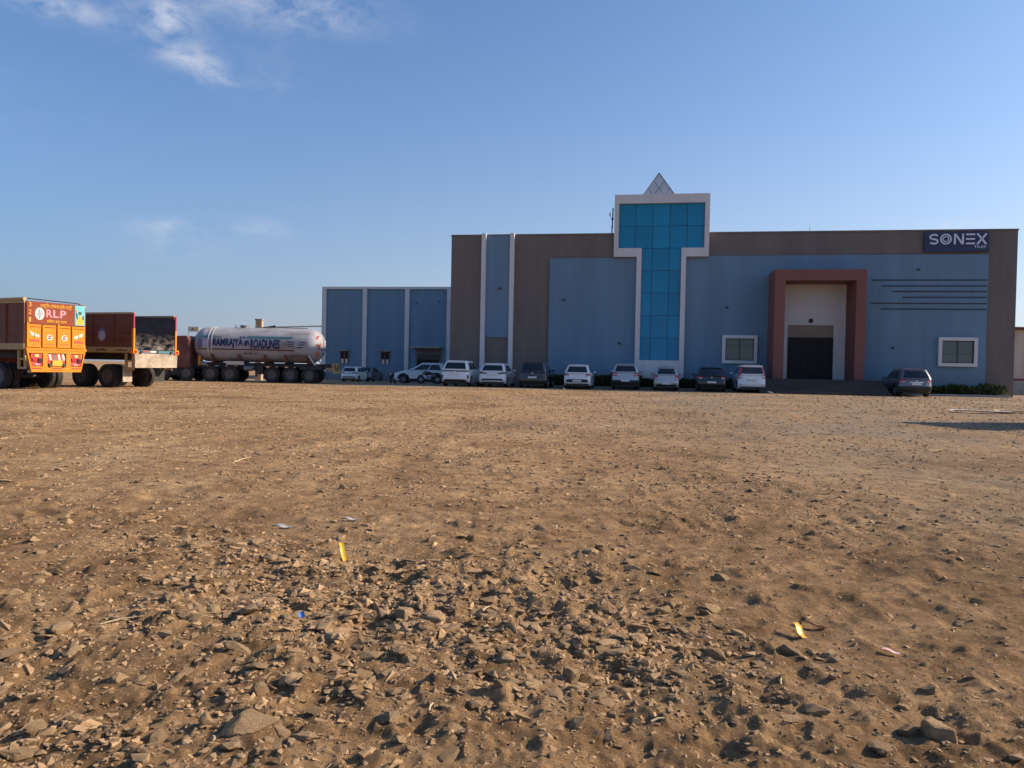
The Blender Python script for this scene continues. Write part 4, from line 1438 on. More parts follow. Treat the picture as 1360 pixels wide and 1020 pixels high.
# tailgate: four orange panels in frames
tg0, tg1 = F1 - .02, zr - .02
tgate = bx('tailgate', ORANGE, t1, -hw, hw, -.03, .05, tg0, tg1)
pwid = W1 / 4
for k in range(4):
    a = -hw + k * pwid
    fr = MB()
    fr.box(a + .02, a + .10, -.085, -.031, tg0 + .02, tg1 + (.05 if k in (0, 2) else 0))
    fr.box(a + .105, a + pwid - .03, -.07, -.032, tg1 - .09, tg1 - .02)
    fr.box(a + .105, a + pwid - .03, -.07, -.032, tg0 + .02, tg0 + .08)
    fr.build('panel_frame', ORANGE, tgate, bevel=.006)
    bx('panel_gap', BLACKP, tgate, a + .1005, a + .115, -.04, -.0305, tg0 + .09, tg1 - .1)
    cx, cz = a + pwid * .56, (tg0 + tg1) / 2
    if k in (0, 3):
        sgn = 1 if k == 0 else -1
        MB().prism([(cx - .19, cz - .22), (cx + .19, cz - .22), (cx + .19, cz - .13), (cx + .08, cz - .15), (cx - .02, cz - .11), (cx - .12, cz - .15), (cx - .19, cz - .12)], 'y', -.038, -.031).build('painted_splash', RED, tgate)
        MB().prism([(cx - sgn * .19, cz + .20), (cx + sgn * .02, cz + .10), (cx + sgn * .19, cz + .05), (cx + sgn * .19, cz - .05), (cx, cz - .02), (cx - sgn * .15, cz + .06)], 'y', -.036, -.0305).build('painted_splash', OFFW, tgate)
        MB().prism([(cx - .015, cz - .05), (cx + .02, cz - .05), (cx + .015, cz + .09), (cx - .01, cz + .1)], 'y', -.040, -.0365).build('painted_splash', BLACKP, tgate)
        MB().prism([(cx + .09, cz - .06), (cx + .11, cz - .06), (cx + .10, cz + .03), (cx + .085, cz + .03)], 'y', -.040, -.0365).build('painted_splash', RED, tgate)
        bx('painted_line', RED, tgate, cx - .1, cx + .08, -.036, -.0305, cz - .33, cz - .31)
    else:
        MB().prism(ellipse(cx, cz - .04, .118, .125), 'y', -.036, -.031).build('painted_disc', OFFW, tgate)
        MB().prism(ellipse(cx + .01, cz + .02, .075, .028), 'y', -.040, -.0365).build('painted_emblem', RED, tgate)
        MB().prism(ellipse(cx - .03, cz - .055, .03, .045), 'y', -.040, -.0365).build('painted_emblem', INK, tgate)
        MB().prism(ellipse(cx + .04, cz - .07, .04, .025), 'y', -.040, -.0365).build('painted_emblem', STRIPE_T, tgate)
        MB().prism(ellipse(cx, cz - .135, .07, .014), 'y', -.040, -.0365).build('painted_emblem', mat('leaf_green_print%d' % k, (.12, .22, .05), .5), tgate)
        bx('painted_line', RED, tgate, cx - .13, cx - .08, -.036, -.0305, cz + .13, cz + .15)
        bx('painted_line', RED, tgate, cx + .07, cx + .13, -.036, -.0305, cz + .13, cz + .15)
        bx('painted_line', RED, tgate, cx - .17, cx + .17, -.036, -.0305, cz - .31, cz - .28)
bx('tail_beam', ORANGE, t1, -hw - .02, hw + .04, -.10, .06, F1 - .12, F1 - .03, bevel=.01)
# bumper: orange frame, tapering downwards
z1b, z0b = F1 - .125, .70
bo = MB()
inz = .13
def bxp(xa, za):  # taper of outer edge
    return xa * (1 - .16 * (z1b - za) / (z1b - z0b))
bo.prism([(bxp(-hw, z1b), z1b), (bxp(hw, z1b), z1b), (bxp(hw, z1b - .10), z1b - .10), (bxp(-hw, z1b - .10), z1b - .10)], 'y', -.09, .0)
bo.prism([(bxp(-hw, z0b + .22), z0b + .22), (bxp(hw, z0b + .22), z0b + .22), (bxp(hw, z0b), z0b), (bxp(-hw, z0b), z0b)], 'y', -.09, .0)
for a, b_ in ((-.56, -.38), (.38, .56)):
    bo.box(a, b_, -.088, .0, z0b + .22, z1b - .10)
for s in (-1, 1):
    bo.prism([(bxp(s * hw, z1b - .1), z1b - .1), (bxp(s * (hw - .06), z1b - .1), z1b - .1), (bxp(s * (hw - .06), z0b + .22), z0b + .22), (bxp(s * hw, z0b + .22), z0b + .22)], 'y', -.088, 0)
bump = bo.build('rear_bumper', ORANGE, t1, bevel=.006)
bx('bumper_back', MAROON, t1, -hw * .86, hw * .86, .012, .05, z0b + .1, z1b - .02)
for s in (-1, 1):
    lb = bx('lamp_box', RED, bump, s * .80 - .22, s * .80 + .22, -.06, .01, z0b + .24, z1b - .12)
    MB().prism(ellipse(s * .80, z1b - .2, .09, .06), 'y', -.085, -.06).build('painted_flower', mat('green_print%d' % (s + 1), (.35, .45, .12), .5), bump)
    bx('tail_lamp', LAMP_R, bump, s * .80 - .18, s * .80 + .02, -.10, -.061, z0b + .42, z0b + .56, bevel=.01)
    bx('tail_lamp', LAMP_D, bump, s * .80 + .05, s * .80 + .19, -.10, -.061, z0b + .36, z0b + .54, bevel=.01)
    MB().prism(ellipse(s * .78, z0b + .30, .10, .045), 'y', -.075, -.06).build('painted_shell', PINK, bump)
    bx('painted_lettering', DEEPRED, bump, s * .80 - .2, s * .80 + .2, -.096, -.091, z0b + .12, z0b + .16)
    bx('tow_hook', BLACKP, bump, s * .28 - .05, s * .28 + .05, -.14, -.06, z0b + .20, z0b + .33)
for k in range(8):
    a = -.36 + k * .09
    MB().prism([(a, z0b + .47), (a + .09, z0b + .47), (a + .04, z1b - .13), (a - .05, z1b - .13)], 'y', -.05, .0).build('stripe', [RED, OFFW][k % 2] if k != 3 else STRIPE_T, bump)
bx('number_plate', YELLOW, bump, -.20, .20, -.12, -.05, z0b + .25, z0b + .46)
bx('plate_frame', RED, bump, -.34, .34, -.062, -.052, z0b + .22, z0b + .47)
bx('painted_lettering', DEEPRED, bump, -.2, .2, -.096, -.091, z0b + .13, z0b + .17)
bx('painted_lettering', DEEPRED, bump, -.3, .2, -.096, -.091, z0b + .05, z0b + .07)
A1 = Vector((-18.6, 29.35))
fwd1 = Vector((-math.sin(TH1), math.cos(TH1)))
rgt1 = Vector((math.cos(TH1), math.sin(TH1)))
c1 = A1 + rgt1 * hw
t1.location = (c1.x, c1.y, float(ground_z(c1.x, c1.y, False)) - .015)
t1.rotation_euler = (0, 0, math.atan2(-fwd1.x, fwd1.y))


def truck_two(label, corner, th):
    t = thing('cargo_truck', label, 'truck', (0, 0, 0), 0, 'cargo trucks parked at the yard edge')
    Wd, F, TP = 2.36, 1.66, 3.32
    truck_base(t, Wd, F, [1.60, 3.15], .52, TP, SIDEM, BEIGE, 7.2)
    h = Wd / 2
    for s in (-1, 1):
        xa = s * (h + .02)
        bx('tail_post', ORANGE, t, xa - .042, xa + .042, -.05, .05, F + .05, 2.62)
        bx('tail_post', DEEPRED, t, xa - .035, xa + .035, -.045, .045, 2.62, TP - .02)
        bx('post_shoe', ORANGE, t, xa - .12, xa + .12, -.12, .06, F - .14, F + .06, bevel=.01)
        bx('lamp', LAMP_R, t, xa - .06, xa + .06, -.14, -.121, F - .10, F + .0)
        bx('hinge', BLACKP, t, xa - s * .34 - .06, xa - s * .34 + .06, -.13, -.04, F - .12, F + .0)
    bx('tail_board', BLACKT, t, -h + .05, h - .06, -.045, .02, F + .04, 3.14)
    bx('tail_beam', STRIPE_T, t, -h + .1, h - .1, -.09, .03, F - .10, F + .02)
    bx('beam_lettering', RED, t, -.72, -.40, -.096, -.091, F - .06, F - .01)
    bx('beam_lettering', OFFW, t, -.34, -.02, -.096, -.091, F - .07, F + .0)
    bx('beam_clamp', BLACKP, t, .02, .10, -.12, -.091, F - .10, F + .02)
    MB().prism([(-h - .02, F - .12), (h + .10, F - .12), (h + .06, .92), (-h + .02, .90)], 'y', -.07, .03).build('rear_bumper', DIRTW, t, bevel=.01)
    bx('mud_flap', DIRTW, t, -h + .0, -h + .50, .60, .62, .28, .92)
    bx('mud_flap', BLACKP, t, h - .5, h, .60, .62, .28, .92)
    # painted ornament on the second side panel, and lettering on the lower rail
    xo = -h
    star = []
    for k in range(16):
        a = 2 * math.pi * k / 16
        r_ = .33 if k % 2 else .23
        star.append((1.82 + r_ * .9 * math.cos(a), 2.36 + r_ * 1.1 * math.sin(a)))
    MB().prism(star, 'x', xo - .012, xo - .001).build('painted_star', PURPLE, t)
    MB().prism([(1.82 + .19 * math.cos(k * .785) * (1 + .25 * (k % 2)), 2.30 + .2 * math.sin(k * .785) * (1 + .2 * ((k + 1) % 2))) for k in range(8)], 'x', xo - .018, xo - .0125).build('painted_star', LILAC, t)
    rn = random.Random(4)
    for a in (.35, 1.5, 2.75):
        for k in range(5):
            b0 = a + k * .13
            bx('rail_lettering', BLACKP, t, xo - .061, xo - .056, b0, b0 + .08, F - .04, F + rn.uniform(.02, .09))
    for (a, z0, z1) in ((.45, 2.08, 2.12), (.45, 2.40, 2.44)):
        bx('batten', SIDEM, t, xo - .04, xo - .002, a - .2, a + .45, z0, z1)
    f = Vector((-math.sin(th), math.cos(th)))
    r = Vector((math.cos(th), math.sin(th)))
    c = Vector(corner) + r * h
    t.location = (c.x, c.y, float(ground_z(c.x, c.y, False)) - .015)
    t.rotation_euler = (0, 0, math.atan2(-f.x, f.y))
    return t


t2 = truck_two('maroon cargo truck with dusty black tail board and mud stained white bumper', (-16.45, 33.4), R(70))
# truck copy added outside the view to cast the shadow on the gravel
t3 = copy_tree(t2)
t3['label'] = 'added maroon cargo truck out of view at the right, casting the gravel shadow'
t3.location = (15.9, 19.2, -.02)
t3.rotation_euler = (0, 0, R(-80))

# ------------------------------------------------------------------ tanker (local: rear at y=0, front +y)
tk = thing('tanker_truck', 'long grimy white tank trailer lettered RAMRAJYA ROADLINES with maroon tractor cab', 'tanker truck', (-12.05, 49.55, 0), R(91))
TL, TR, TZ = 8.35, 1.10, 2.36
prof = []
for k in range(9):
    a = math.pi / 2 * k / 8
    prof.append((.95 * (1 - math.sin(a)), TR * math.cos(a) if k < 8 else .01))
prof = prof[::-1]
profile = prof + [(y, TR) for y in (2.2, 3.4, 4.6, 5.8, 7.0)] + [(TL - p[0], p[1]) for p in prof[::-1]]
tank = MB().lathe(profile, 'y', 48, (0, 0, TZ)).build('tank', TANK, tk, smooth='all')


def wrap(y, s, off=.008, side=-1):
    """y along the tank, s = arc height above the tank's equator on the left side"""
    a = s / TR
    return (side * (TR + off) * math.cos(a), y, TZ + (TR + off) * math.sin(a))


def tank_strip(name, m, y0, y1, s0, s1, off=.006):
    n = max(2, int(abs(s1 - s0) / .06) + 1)
    k = max(1, int((y1 - y0) / 1.0))
    V, F = [], []
    for i in range(n + 1):
        for j in range(k + 1):
            V.append(wrap(y0 + (y1 - y0) * j / k, s0 + (s1 - s0) * i / n, off))
    w = k + 1
    for i in range(n):
        for j in range(k):
            F.append((i * w + j, i * w + j + 1, (i + 1) * w + j + 1, (i + 1) * w + j))
    return MB().add(V, F).build(name, m, tank)


def tank_text(name, s, m, yc, sc, width, height, off=.010):
    me = text_shape(s, 1.0, 0, 0.045)
    bm = bmesh.new()
    bm.from_mesh(me)
    xs = [v.co.x for v in bm.verts]
    ys = [v.co.y for v in bm.verts]
    x0, x1, y0, y1 = min(xs), max(xs), min(ys), max(ys)
    for k in range(1, 6):
        bmesh.ops.bisect_plane(bm, geom=bm.verts[:] + bm.edges[:] + bm.faces[:], plane_co=(0, y0 + (y1 - y0) * k / 6, 0), plane_no=(0, 1, 0))
    for v in bm.verts:
        y = yc - (v.co.x - (x0 + x1) / 2) / (x1 - x0) * width
        q = sc + (v.co.y - (y0 + y1) / 2) / (y1 - y0) * height
        v.co = wrap(y, q, off)
    bm.to_mesh(me)
    bm.free()
    me.name = name
    me.materials.clear()
    me.materials.append(m)
    return link(bpy.data.objects.new(name, me), tank)


tank_strip('painted_stripe', STRIPE_T, 1.85, 4.70, .40, .56)
tank_strip('painted_stripe', STRIPE_T, 6.75, 7.75, .40, .56)
tank_strip('painted_stripe', STRIPE_R, 1.75, 7.75, -.36, -.28)
for k in range(2):
    tank_strip('painted_dash', INK, 4.85 + k * .2, 4.97 + k * .2, .40, .52)
for k in range(3):
    tank_strip('painted_dash', STRIPE_T, 6.35 + k * .14, 6.42 + k * .14, .40, .54)
tank_text('ramrajya_lettering', 'RAMRAJYA', INK, 5.88, .055, 1.90, .62)
tank_text('roadlines_lettering', 'ROADLINES', INK, 3.55, .055, 1.84, .62)
tank_text('painted_mark', '®', INK, 4.70, .06, .34, .40)
for k in range(3):
    tank_strip('small_lettering', INK, 1.75, 2.15, .18 - k * .14, .235 - k * .14)
for (a, b_, s0, s1, m) in ((7.5, 7.78, -.2, .3, PURPLE), (7.15, 7.42, -.2, .25, LILAC), (6.93, 7.08, -.2, .3, PURPLE)):
    tank_strip('painted_panel', m, a, b_, s0, s1)
for k in range(3):
    tank_strip('small_lettering', INK, 4.1 + k * .3, 4.3 + k * .3, -.62, -.56)
for y in (7.12, 6.90):
    MB().lathe([(y - .03, TR + .01), (y - .03, TR + .025), (y + .03, TR + .025), (y + .03, TR + .01)], 'y', 48, (0, 0, TZ), cap=False).build('tank_band', OFFW, tank)


def head_pt(r, a, off=.012):
    """point on the rounded rear head: r = share of the radius, a = angle (0 = right seen from behind)"""
    rr = r * TR
    y = .95 * (1 - math.sqrt(max(0, 1 - r * r)))
    return (rr * math.cos(a), y - off, TZ + rr * math.sin(a))


def head_poly(name, m, pts, off=.014):
    n = 6
    me = MB()
    # fan from the centroid, refined so that it hugs the head
    cx = sum(p[0] for p in pts) / len(pts)
    cz = sum(p[1] for p in pts) / len(pts)
    V, F = [], []
    for k in range(n + 1):
        for p in pts:
            q = (cx + (p[0] - cx) * max(k, .02) / n, cz + (p[1] - cz) * max(k, .02) / n)
            r = min(.995, math.hypot(*q))
            V.append(head_pt(r, math.atan2(q[1], q[0]), off))
    w = len(pts)
    for k in range(n):
        for j in range(w):
            F.append((k * w + j, k * w + (j + 1) % w, (k + 1) * w + (j + 1) % w, (k + 1) * w + j))
    return me.add(V, F).build(name, m, tank)


head_poly('painted_emblem', PURPLE, ellipse(.0, .10, .34, .36, 28))
head_poly('painted_emblem', TANK, ellipse(.0, .10, .28, .30, 28), .020)
head_poly('painted_emblem', PURPLE, ellipse(.0, .10, .12, .14, 16), .026)
head_poly('painted_letter', RED, [(-.80, .10), (-.48, .10), (-.48, .03), (-.80, .03)])
head_poly('painted_letter', RED, [(-.68, .03), (-.60, .03), (-.60, -.22), (-.68, -.22)])
head_poly('painted_letter', INK, [(-.52, -.08), (-.47, -.08), (-.47, -.24), (-.52, -.24)])
head_poly('painted_letter', INK, [(-.52, -.20), (-.30, -.20), (-.30, -.26), (-.52, -.26)])
head_poly('painted_panel', mat('orange_print', (.55, .12, .05), .5), [(-.75, -.40), (-.62, -.30), (-.42, -.55), (-.52, -.66)])
head_poly('painted_script', DEEPRED, [(-.76, .42), (-.52, .62), (-.45, .56), (-.70, .34)])
for k in range(4):
    head_poly('painted_script', INK, [(-.25 + k * .16, -.40 - .05 * k), (-.15 + k * .16, -.38 - .05 * k), (-.16 + k * .16, -.48 - .04 * k), (-.24 + k * .16, -.50 - .04 * k)])
for k in range(3):
    tank_strip('painted_script', INK, .95 + .12 * k, 1.35 + .1 * k, .16 - k * .15, .21 - k * .15, .012)
MB().lathe([(0, .26), (.12, .26), (.12, .3), (.17, .3)], 'z', 20, (0, 5.2, TZ + TR - .02)).build('manhole', STEEL, tank)
MB().tube((0, 5.75, TZ + TR - .02), (0, 5.75, TZ + TR + .16), .04, 8).build('vent_valve', STEEL, tank)
MB().tube((.2, 4.6, TZ + TR + .05), (.2, 1.2, TZ + TR + .04), .025, 6).build('top_rail', STEEL, tank)
# chassis and running gear
for s in (-1, 1):
    bx('chassis_rail', BLACKP, tk, s * .42 - .05, s * .42 + .05, -.75, 8.0, 1.0, 1.22)
for y in (.9, 2.3, 3.6, 5.2, 6.9):
    MB().prism([(-.85, 1.22), (.85, 1.22), (1.0, 1.75), (.6, 1.42), (-.6, 1.42), (-1.0, 1.75)], 'y', y - .07, y + .07).build('tank_saddle', MAROON, tk)
WR = .50
axl = [.75, 1.95, 3.1]
for y in axl + [5.75, 6.95]:
    MB().tube((-.9, y, WR), (.9, y, WR), .08, 10).build('axle', BLACKP, tk)
    for s in (-1, 1):
        wheel(tk, s * 1.06, y, WR, WR, .26, 'steel', s)
        wheel(tk, s * .76, y, WR, WR, .26, 'steel', s)
for s in (-1, 1):
    bx('mudguard', BLACKP, tk, s * 1.06 - .16, s * 1.06 + .16, .0, 3.75, 1.06, 1.10)
    bx('tool_box', BLACKP, tk, s * .95 - .24, s * .95 + .24, .0, 1.35, .86, 1.05)
    MB().tube((s * 1.0, 4.1, .98), (s * 1.0, 4.1, .35), .06, 8).build('landing_leg', BLACKP, tk)
    MB().lathe([(0, .02), (.05, .17), (.55, .17), (.6, .02)], 'y', 14, (s * .95, 4.3, .86)).build('air_tank', STEEL, tk, smooth=50)
    MB().tube((s * 1.02, .85, 1.75), (s * 1.02, .4, 1.1), .04, 6).build('platform_stay', OFFW, tk)
    bx('platform_edge', MAROON, tk, s * 1.08 - .05, s * 1.08 + .05, .9, 2.0, 1.62, 1.70)
bx('battery_box', BLACKP, tk, -1.1, -.6, 3.65, 4.0, .5, 1.1, bevel=.02)
bx('light_panel', OFFW, tk, -1.14, -.9, 4.9, 5.95, 1.08, 1.30)
rb = MB().box(-1.15, 1.15, -.78, -.70, .62, .78)
for x in (-.8, .8):
    rb.box(x - .05, x + .05, -.78, -.2, .78, 1.0)
rb.build('rear_bumper', BEIGE, tk)
bx('rear_panel', BEIGE, tk, -1.05, 1.05, -.72, -.64, 1.02, 1.28)
for s in (-1, 1):
    bx('tail_lamp', LAMP_R, tk, s * .95 - .1, s * .95 + .1, -.75, -.721, 1.06, 1.22)
# tractor
for s in (-1, 1):
    bx('tractor_rail', BLACKP, tk, s * .40 - .05, s * .40 + .05, 4.9, 11.0, .78, .98)
cy = 8.25
cab = MB().prism([(cy, .80), (cy + 2.45, .80), (cy + 2.5, 1.6), (cy + 2.25, 2.75), (cy + .15, 2.86), (cy, 2.6)], 'x', -1.18, 1.18).build('cab', MAROON, tk, bevel=.07)
for s in (-1, 1):
    MB().prism([(cy + 1.2, 1.75), (cy + 2.25, 1.75), (cy + 2.05, 2.5), (cy + 1.2, 2.5)], 'x', s * 1.18 - (.012 if s < 0 else 0), s * 1.18 + (.012 if s > 0 else 0)).build('side_window', CGLASS, cab)
bx('front_bumper', BLACKP, tk, -1.15, 1.15, cy + 2.45, cy + 2.65, .5, .85, bevel=.02)
for y in (8.45, 9.9):
    MB().tube((-.9, y, WR), (.9, y, WR), .07, 10).build('axle', BLACKP, tk)
    for s in (-1, 1):
        wheel(tk, s * 1.04, y, WR, WR, .27, 'steel', s)
bx('cab_skirt', BLACKP, tk, -1.16, 1.16, 8.95, 9.4, .35, .80)
MB().tube((-.95, 7.7, 1.0), (-.95, 7.7, 1.6), .09, 8).build('air_hose', ORANGE, tk)
MB().lathe([(-.1, .1), (0, .16), (.25, .14), (.3, .05)], 'y', 12, (-1.0, 7.3, 1.1)).build('air_tank', STEEL, tk, smooth=50)

# ------------------------------------------------------------------ stones


def hull_mesh(name, seed, npts, squash, sub=0, amp=0.0):
    g = random.Random(seed)
    bm = bmesh.new()
    for _ in range(npts):
        v = Vector((g.gauss(0, 1), g.gauss(0, 1), g.gauss(0, 1))).normalized()
        k = g.uniform(.78, 1.0)
        v = Vector((v.x * k, v.y * k * g.uniform(.75, 1), v.z * k * squash))
        bm.verts.new(v)
    r = bmesh.ops.convex_hull(bm, input=bm.verts[:])
    junk = [e for e in r['geom_interior'] if isinstance(e, bmesh.types.BMVert)]
    bmesh.ops.delete(bm, geom=junk, context='VERTS')
    if sub:
        bmesh.ops.bevel(bm, geom=bm.edges[:], offset=.035, segments=1, affect='EDGES')
        bmesh.ops.triangulate(bm, faces=bm.faces[:])
        bmesh.ops.subdivide_edges(bm, edges=[e for e in bm.edges if e.calc_length() > .25], cuts=2, use_grid_fill=True)
        bmesh.ops.triangulate(bm, faces=bm.faces[:])
        co = np.array([v.co[:] for v in bm.verts])
        d = vnoise(co[:, 0] * 3 + seed, co[:, 1] * 3 + co[:, 2] * 2.3, seed) * amp + vnoise(co[:, 0] * 7 + seed, co[:, 1] * 7 - co[:, 2] * 5, seed + 3) * amp * .55
        for v, q in zip(bm.verts, d):
            v.co *= 1 + q
    bmesh.ops.recalc_face_normals(bm, faces=bm.faces)
    me = bpy.data.meshes.new(name)
    bm.to_mesh(me)
    bm.free()
    return me


ROCKS = []
for k in range(16):
    me = hull_mesh('rock', 100 + k, 13 + k % 7, [.55, .7, .85, .5][k % 4], 1, .075)
    me.materials.append(ROCKM)
    me.shade_smooth()
    me.set_sharp_from_angle(angle=R(20))
    ROCKS.append(me)

RG = 'loose stones scattered over the yard'
MARKS = [(-1.01, 4.66, 'the yellow strip'), (1.31, 3.44, 'the folded yellow wrapper'), (-.925, 3.42, 'the tiny blue wrapper'), (1.62, 3.22, 'the pale crumpled wrapper'), (-1.66, 5.6, 'the dark grey scrap'),
         (-1.22, 5.85, 'the grey green scrap'), (1.44, 2.5, 'the wedge shaped boulder'), (-.45, 3.5, 'the dark sided boulder'), (.18, 3.4, 'the square topped stone'), (.175, 2.68, 'the cream flat stone'),
         (-.8, 2.4, 'the broad front boulder'), (-.77, 2.78, 'the blocky tan stone'), (-1.42, 2.8, 'the tilted pale slab'), (.86, 3.17, 'the dark pointed stone'), (.42, 3.52, 'the round pale stone'), (6.72, 12.2, 'the broad low stone')]


def stone_label(x, y, s, sx, sz):
    d, m = min(((x - a) ** 2 + (y - b) ** 2, c) for a, b, c in MARKS)
    size = 'small' if s < .036 else 'fist sized' if s < .052 else 'large'
    form = ('long ' if sx > 1.32 else '') + ('flat' if sz < .66 else 'blocky' if sz > .82 else 'angular')
    where = 'in the rubble' if float(rubble(x, y)) > .35 else 'on bare dust'
    return '%s %s brown stone %s %s %s' % (size, form, where, 'close to' if d < .16 else 'nearest' if d < 1 else 'well away from', m)




def rock(x, y, size, k, rz, sink=.3, sx=1.0, sz=1.0, tilt=(0, 0), label=None, group=RG, m=None):
    o = bpy.data.objects.new('rock', ROCKS[k % len(ROCKS)])
    link(o)
    o.location = (x, y, float(ground_z(x, y)) + size * .55 * sz * (1 - 2 * sink) * .6)
    o.scale = (size * sx, size, size * sz)
    o.rotation_euler = (tilt[0], tilt[1], rz)
    tag(o, label or stone_label(x, y, size, sx, sz), 'rock', group)
    return o


# large stones that can be told apart
HERO = [(-.45, 3.50, .105, 2, .6, 1.2, .95, 'large dark sided boulder amid the rubble left of the yard centre'), (-.33, 3.44, .075, 5, 2.1, 1.2, .8, None), (-.24, 3.36, .06, 7, .3, 1.4, .7, None), (.18, 3.40, .095, 3, .2, 1.15, .8, 'flat topped square stone beside a small brick fragment'), (.085, 3.36, .05, 9, .0, 1.2, .8, None),
        (.24, 2.86, .060, 10, 1.1, .9, 1.3, 'dark upright stone behind a cream coloured flat stone'), (.175, 2.68, .070, 3, 2.2, 1.2, .7, 'cream coloured flat stone before a dark upright stone'), (1.44, 2.50, .13, 2, .9, 1.1, .9, 'wedge shaped dark boulder at the right foreground'),
        (-.77, 2.78, .085, 6, .3, 1.25, .8, 'blocky tan stone above a leaning slab'), (-.86, 2.66, .06, 1, 1.4, .9, 1.2, None), (-.80, 2.40, .115, 4, .5, 1.2, .9, 'broad tan boulder at the very front of the yard'), (-.62, 2.38, .06, 8, .8, 1.3, .6, None),
        (-1.42, 2.80, .065, 12, 1.2, .8, 1.2, 'tilted pale slab lying alone in the dust'), (-1.52, 2.46, .05, 13, .4, 1, 1, None), (-1.6, 2.37, .05, 14, 2.4, 1, 1, None), (.86, 3.17, .075, 10, 2.0, 1.3, .9, 'dark pointed stone near the yellow wrapper'), (1.02, 3.08, .07, 3, 1.0, 1.1, .5, None), (1.34, 3.16, .055, 6, .1, 1.2, .8, None),
        (.55, 3.24, .09, 4, 1.7, 1.2, .7, None), (.42, 3.52, .055, 9, .1, 1.2, .7, 'round pale stone lying on dust right of the square stone'), (.88, 4.08, .04, 15, .3, 1, 1, None), (-1.95, 4.85, .085, 7, .4, 1.5, .6, None), (-.02, 4.85, .085, 10, .5, 1.5, .7, None), (.15, 5.0, .06, 2, .2, 1.4, .7, None),
        (6.72, 12.2, .20, 4, .2, 1.7, .5, 'broad low stone on the far gravel'), (1.2, 2.42, .06, 9, .1, 1.2, .6, None), (.95, 2.56, .065, 3, .7, 1.1, .45, None), (-.55, 3.05, .07, 3, .2, 1.3, .75, None), (-.72, 3.25, .075, 11, 1.9, 1.2, .7, None), (-.95, 3.55, .06, 0, .2, 1, .9, None),
        (-1.15, 3.72, .065, 7, 1.0, 1.1, .8, None), (-.4, 2.72, .05, 8, .2, 1.3, .6, None), (3.1, 7.6, .09, 4, .2, 1.7, .5, None), (2.6, 8.3, .07, 2, 1.2, 1.7, .5, None), (.2, 6.0, .05, 2, .2, 1.4, .6, None)]
for i, (x, y, s, k, rz, sx, sz, lb) in enumerate(HERO):
    rock(x, y, s * (.74 if s > .08 else .82), k, rz, .34, sx, sz * .9, (.1 * math.sin(i * 2.1), .15 * math.cos(i * 1.7)), lb, None if lb else RG)
g = random.Random(11)
made = 0
while made < 262:
    y = 2.25 * (9.5 / 2.25) ** (g.random() ** 1.15)
    x = g.uniform(-.72, .72) * y
    if g.random() > .07 + float(rubble(x, y)):
        continue
    s = min(.07, .013 + .0042 * y + abs(g.gauss(0, .014)))
    rock(x, y, s, g.randrange(16), g.uniform(0, 6.3), g.uniform(.28, .46), g.uniform(1, 1.5), g.uniform(.5, .95), (g.gauss(0, .2), g.gauss(0, .2)))
    made += 1


